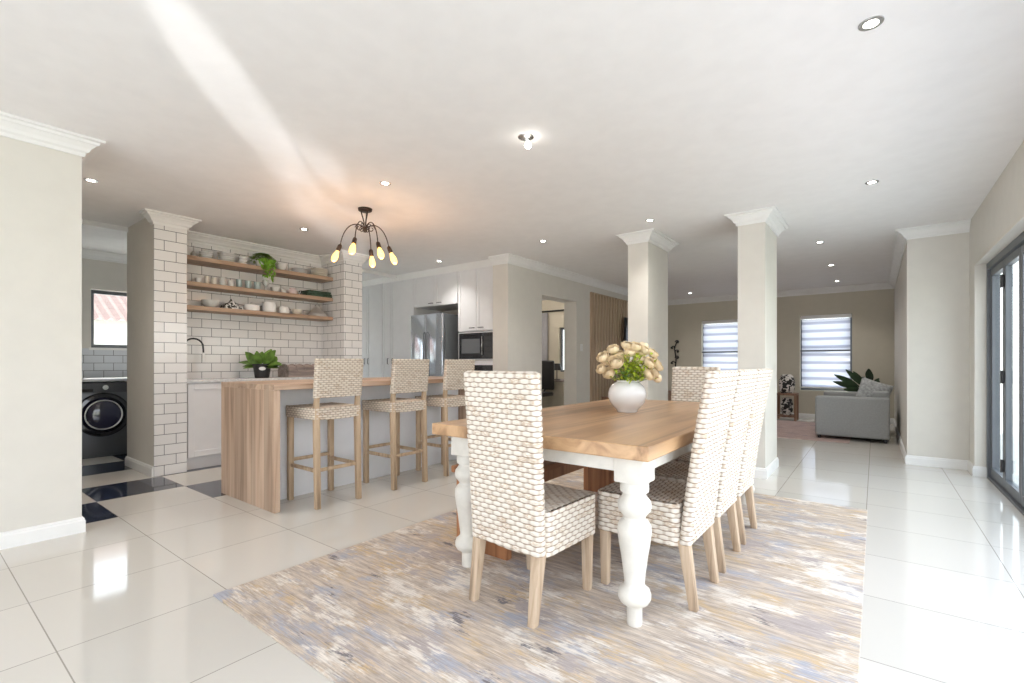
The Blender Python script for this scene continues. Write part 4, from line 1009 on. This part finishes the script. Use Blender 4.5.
for rx,up_,ln,w_ in ((-.9,.55,.42,.10),(-.95,.3,.40,.10),(-.85,.05,.38,.1),(-.6,.75,.36,.10),(.1,1.5,.2,.13),(.25,1.0,.24,.14),(.9,.45,.24,.07),(.6,.6,.2,.09),(.8,.1,.2,.09),(-.3,.6,.3,.1)):
    d=(RT*rx+Vector((0,0,up_))+FW*random.uniform(-.3,.3)); b0=Vector((0,0,.62))+d*.12
    tube(bm,bez((0,0,.24),(0,0,.5),b0-d*.05,b0,5),.006,5); leaf(bm,b0,d,-FW,ln,w_,curve=.12)
obj('foliage',bm,M['leafd'],e,True); tag(e,'dark leafy plant rising behind the grey sofa','plant')
# side table with printed box
e=empty('side_table',(-1.36,10.55,0))
bm=B(); box(bm,-.18,.18,-.18,.18,.48,.52,.003); obj('tabletop',bm,M['brownwood'],e)
for x in (-.16,.16):
    for y_ in (-.16,.16):
        bm=B(); box(bm,x-.02,x+.02,y_-.02,y_+.02,0,.48); obj('leg',bm,M['brownwood'],e)
bm=B(); box(bm,-.14,.14,-.14,.14,.06,.10); obj('shelf',bm,M['brownwood'],e)
tag(e,'small brown wooden side table against the far wall left of the window','side table')
bm=B(); lathe(bm,[(.10,0),(.13,.08),(.14,.2),(.11,.32),(.07,.36),(.06,.36),(.09,.3),(0,.28)],seg=28)
o=obj('patterned_vase',bm,M['cow'],None,True,50); o.location=(-1.36,10.55,.5205); tag(o,'black and white patterned vase on the brown side table','vase')
bm=B(); lathe(bm,[(.07,0),(.10,.08),(.11,.2),(.08,.32),(.0,.34)],seg=24)
o=obj('patterned_basket',bm,M['cow'],None,True,50); o.location=(-1.36,10.55,.1005); tag(o,'black and white patterned basket on the lower shelf of the side table','basket')
# wall ornament
e=empty('wall_ornament',(-3.66,10.99,0)); bm=B()
tube(bm,[(0,-.01,.95),(.02,-.01,1.2),(-.02,-.01,1.45),(.05,-.01,1.62)],.014,8)
for s,zz in ((1,1.58),(-1,1.45),(1,1.22),(-1,1.1),(1,1.36)):
    pts=[]
    for i in range(14):
        q=i/13*1.5*PI; r_=.05*(1-i/20); pts.append((s*(.05-r_*math.cos(q)),-.02,zz+r_*math.sin(q)))
    tube(bm,pts,.012,6); lathe(bm,[(0,-.03),(.035,0),(0,.03)],(s*.07,-.045,zz),10)
obj('scrollwork',bm,M['black'],e,True); tag(e,'black scrolling metal ornament on the far wall right of the left column','ornament')
# ------------------------------------------------------------------ lights
s=light('sun','SUN',(-10,5,12),9,(1,.95,.88),math.radians(.8)); aim(s,(-10+6,5-2.2,12-9))
for x,y,l in dl:
    p=light('downlight_beam','SPOT',(x,y,H-.012),26,(1,.965,.92),.03,(0,0,0),spot_size=math.radians(120),spot_blend=.9)
for rx,fy,zz in arms:
    o2=(RT*rx+FW*fy)*1.28
    light('chandelier_glow','POINT',(CX+o2.x,CY+o2.y,H+zz-.20),1.9,(1,.58,.34),.03)
# window portals guide the sky light in
def portal(loc,rot,sx_,sy_):
    d=bpy.data.lights.new('window_portal','AREA'); d.shape='RECTANGLE'; d.size=sx_; d.size_y=sy_; d.energy=1; d.cycles.is_portal=True
    o=bpy.data.objects.new('window_portal',d); C.objects.link(o); o.location=loc; o.rotation_euler=rot
portal((.96,1.7,1.02),(0,math.radians(90),0),2.0,9.3)
portal((-1.7,-3.28,1.07),(math.radians(-90),0,PI),4.4,2.1)
portal((-8.25,1.91,1.68),(0,math.radians(-90),0),.76,.66)
portal((-8.25,2.87,1.55),(0,math.radians(-90),0),1.0,1.05)
portal((-8.25,4.27,1.03),(0,math.radians(-90),0),2.0,.95)
portal((-2.65,11.18,1.3),(math.radians(-90),0,0),.86,1.5)
portal((-.77,11.18,1.3),(math.radians(-90),0,0),.86,1.5)
# added spots stand in for sun glancing off the patio: narrow upward beams
for tgt,en,ang,sq,dap in (((-2.80,1.17,H),1500,5.4,.50,0),((-4.0,2.5,H),1800,6.5,.9,1)):
    g=light('glint_standin','SPOT',(2.6,-3.9,.25),en,(.97,.98,1),.03,spot_size=math.radians(ang),spot_blend=.7); aim(g,tgt); g.scale=(sq,1,1)
    if dap:   # noise put into this added beam imitates dappled reflections
        g.data.use_nodes=True; lt=g.data.node_tree; em=lt.nodes['Emission']
        tc=N(lt,'ShaderNodeTexCoord'); nz=N(lt,'ShaderNodeTexNoise',Scale=38.0,Detail=2.0,Distortion=.6); lt.links.new(tc.outputs['Normal'],nz.inputs['Vector'])
        mr=N(lt,'ShaderNodeMapRange'); mr.inputs['From Min'].default_value=.42; mr.inputs['From Max'].default_value=.60; lt.links.new(nz.outputs['Fac'],mr.inputs['Value']); lt.links.new(mr.outputs[0],em.inputs['Strength'])
w=bpy.data.worlds.new('sky'); sc.world=w; w.use_nodes=True; nt=w.node_tree
bg=nt.nodes['Background']; bg.inputs['Strength'].default_value=2.9
tc=N(nt,'ShaderNodeTexCoord'); sx=N(nt,'ShaderNodeSeparateXYZ'); nt.links.new(tc.outputs['Generated'],sx.inputs[0])
cr=ramp(nt,[(0,(.75,.74,.70)),(.48,(.85,.86,.86)),(.55,(.88,.93,1.0)),(1,(.62,.77,1.0))])
mr=N(nt,'ShaderNodeMapRange'); mr.inputs['From Min'].default_value=-1; nt.links.new(sx.outputs['Z'],mr.inputs['Value']); nt.links.new(mr.outputs[0],cr.inputs['Fac']); nt.links.new(cr.outputs['Color'],bg.inputs['Color'])
# ------------------------------------------------------------------ camera
cd=bpy.data.cameras.new('camera'); cam=bpy.data.objects.new('camera',cd); C.objects.link(cam); sc.camera=cam
cd.sensor_width=36; cd.lens=36*475/1024; cd.shift_y=21.5/1024; cd.clip_start=.05
cam.location=(0,0,1.1); cam.rotation_euler=(PI/2,0,TH)
sc.view_settings.view_transform='Standard'; sc.view_settings.look='None'; sc.view_settings.gamma=1; sc.view_settings.use_curve_mapping=False
sc.view_settings.exposure=.55
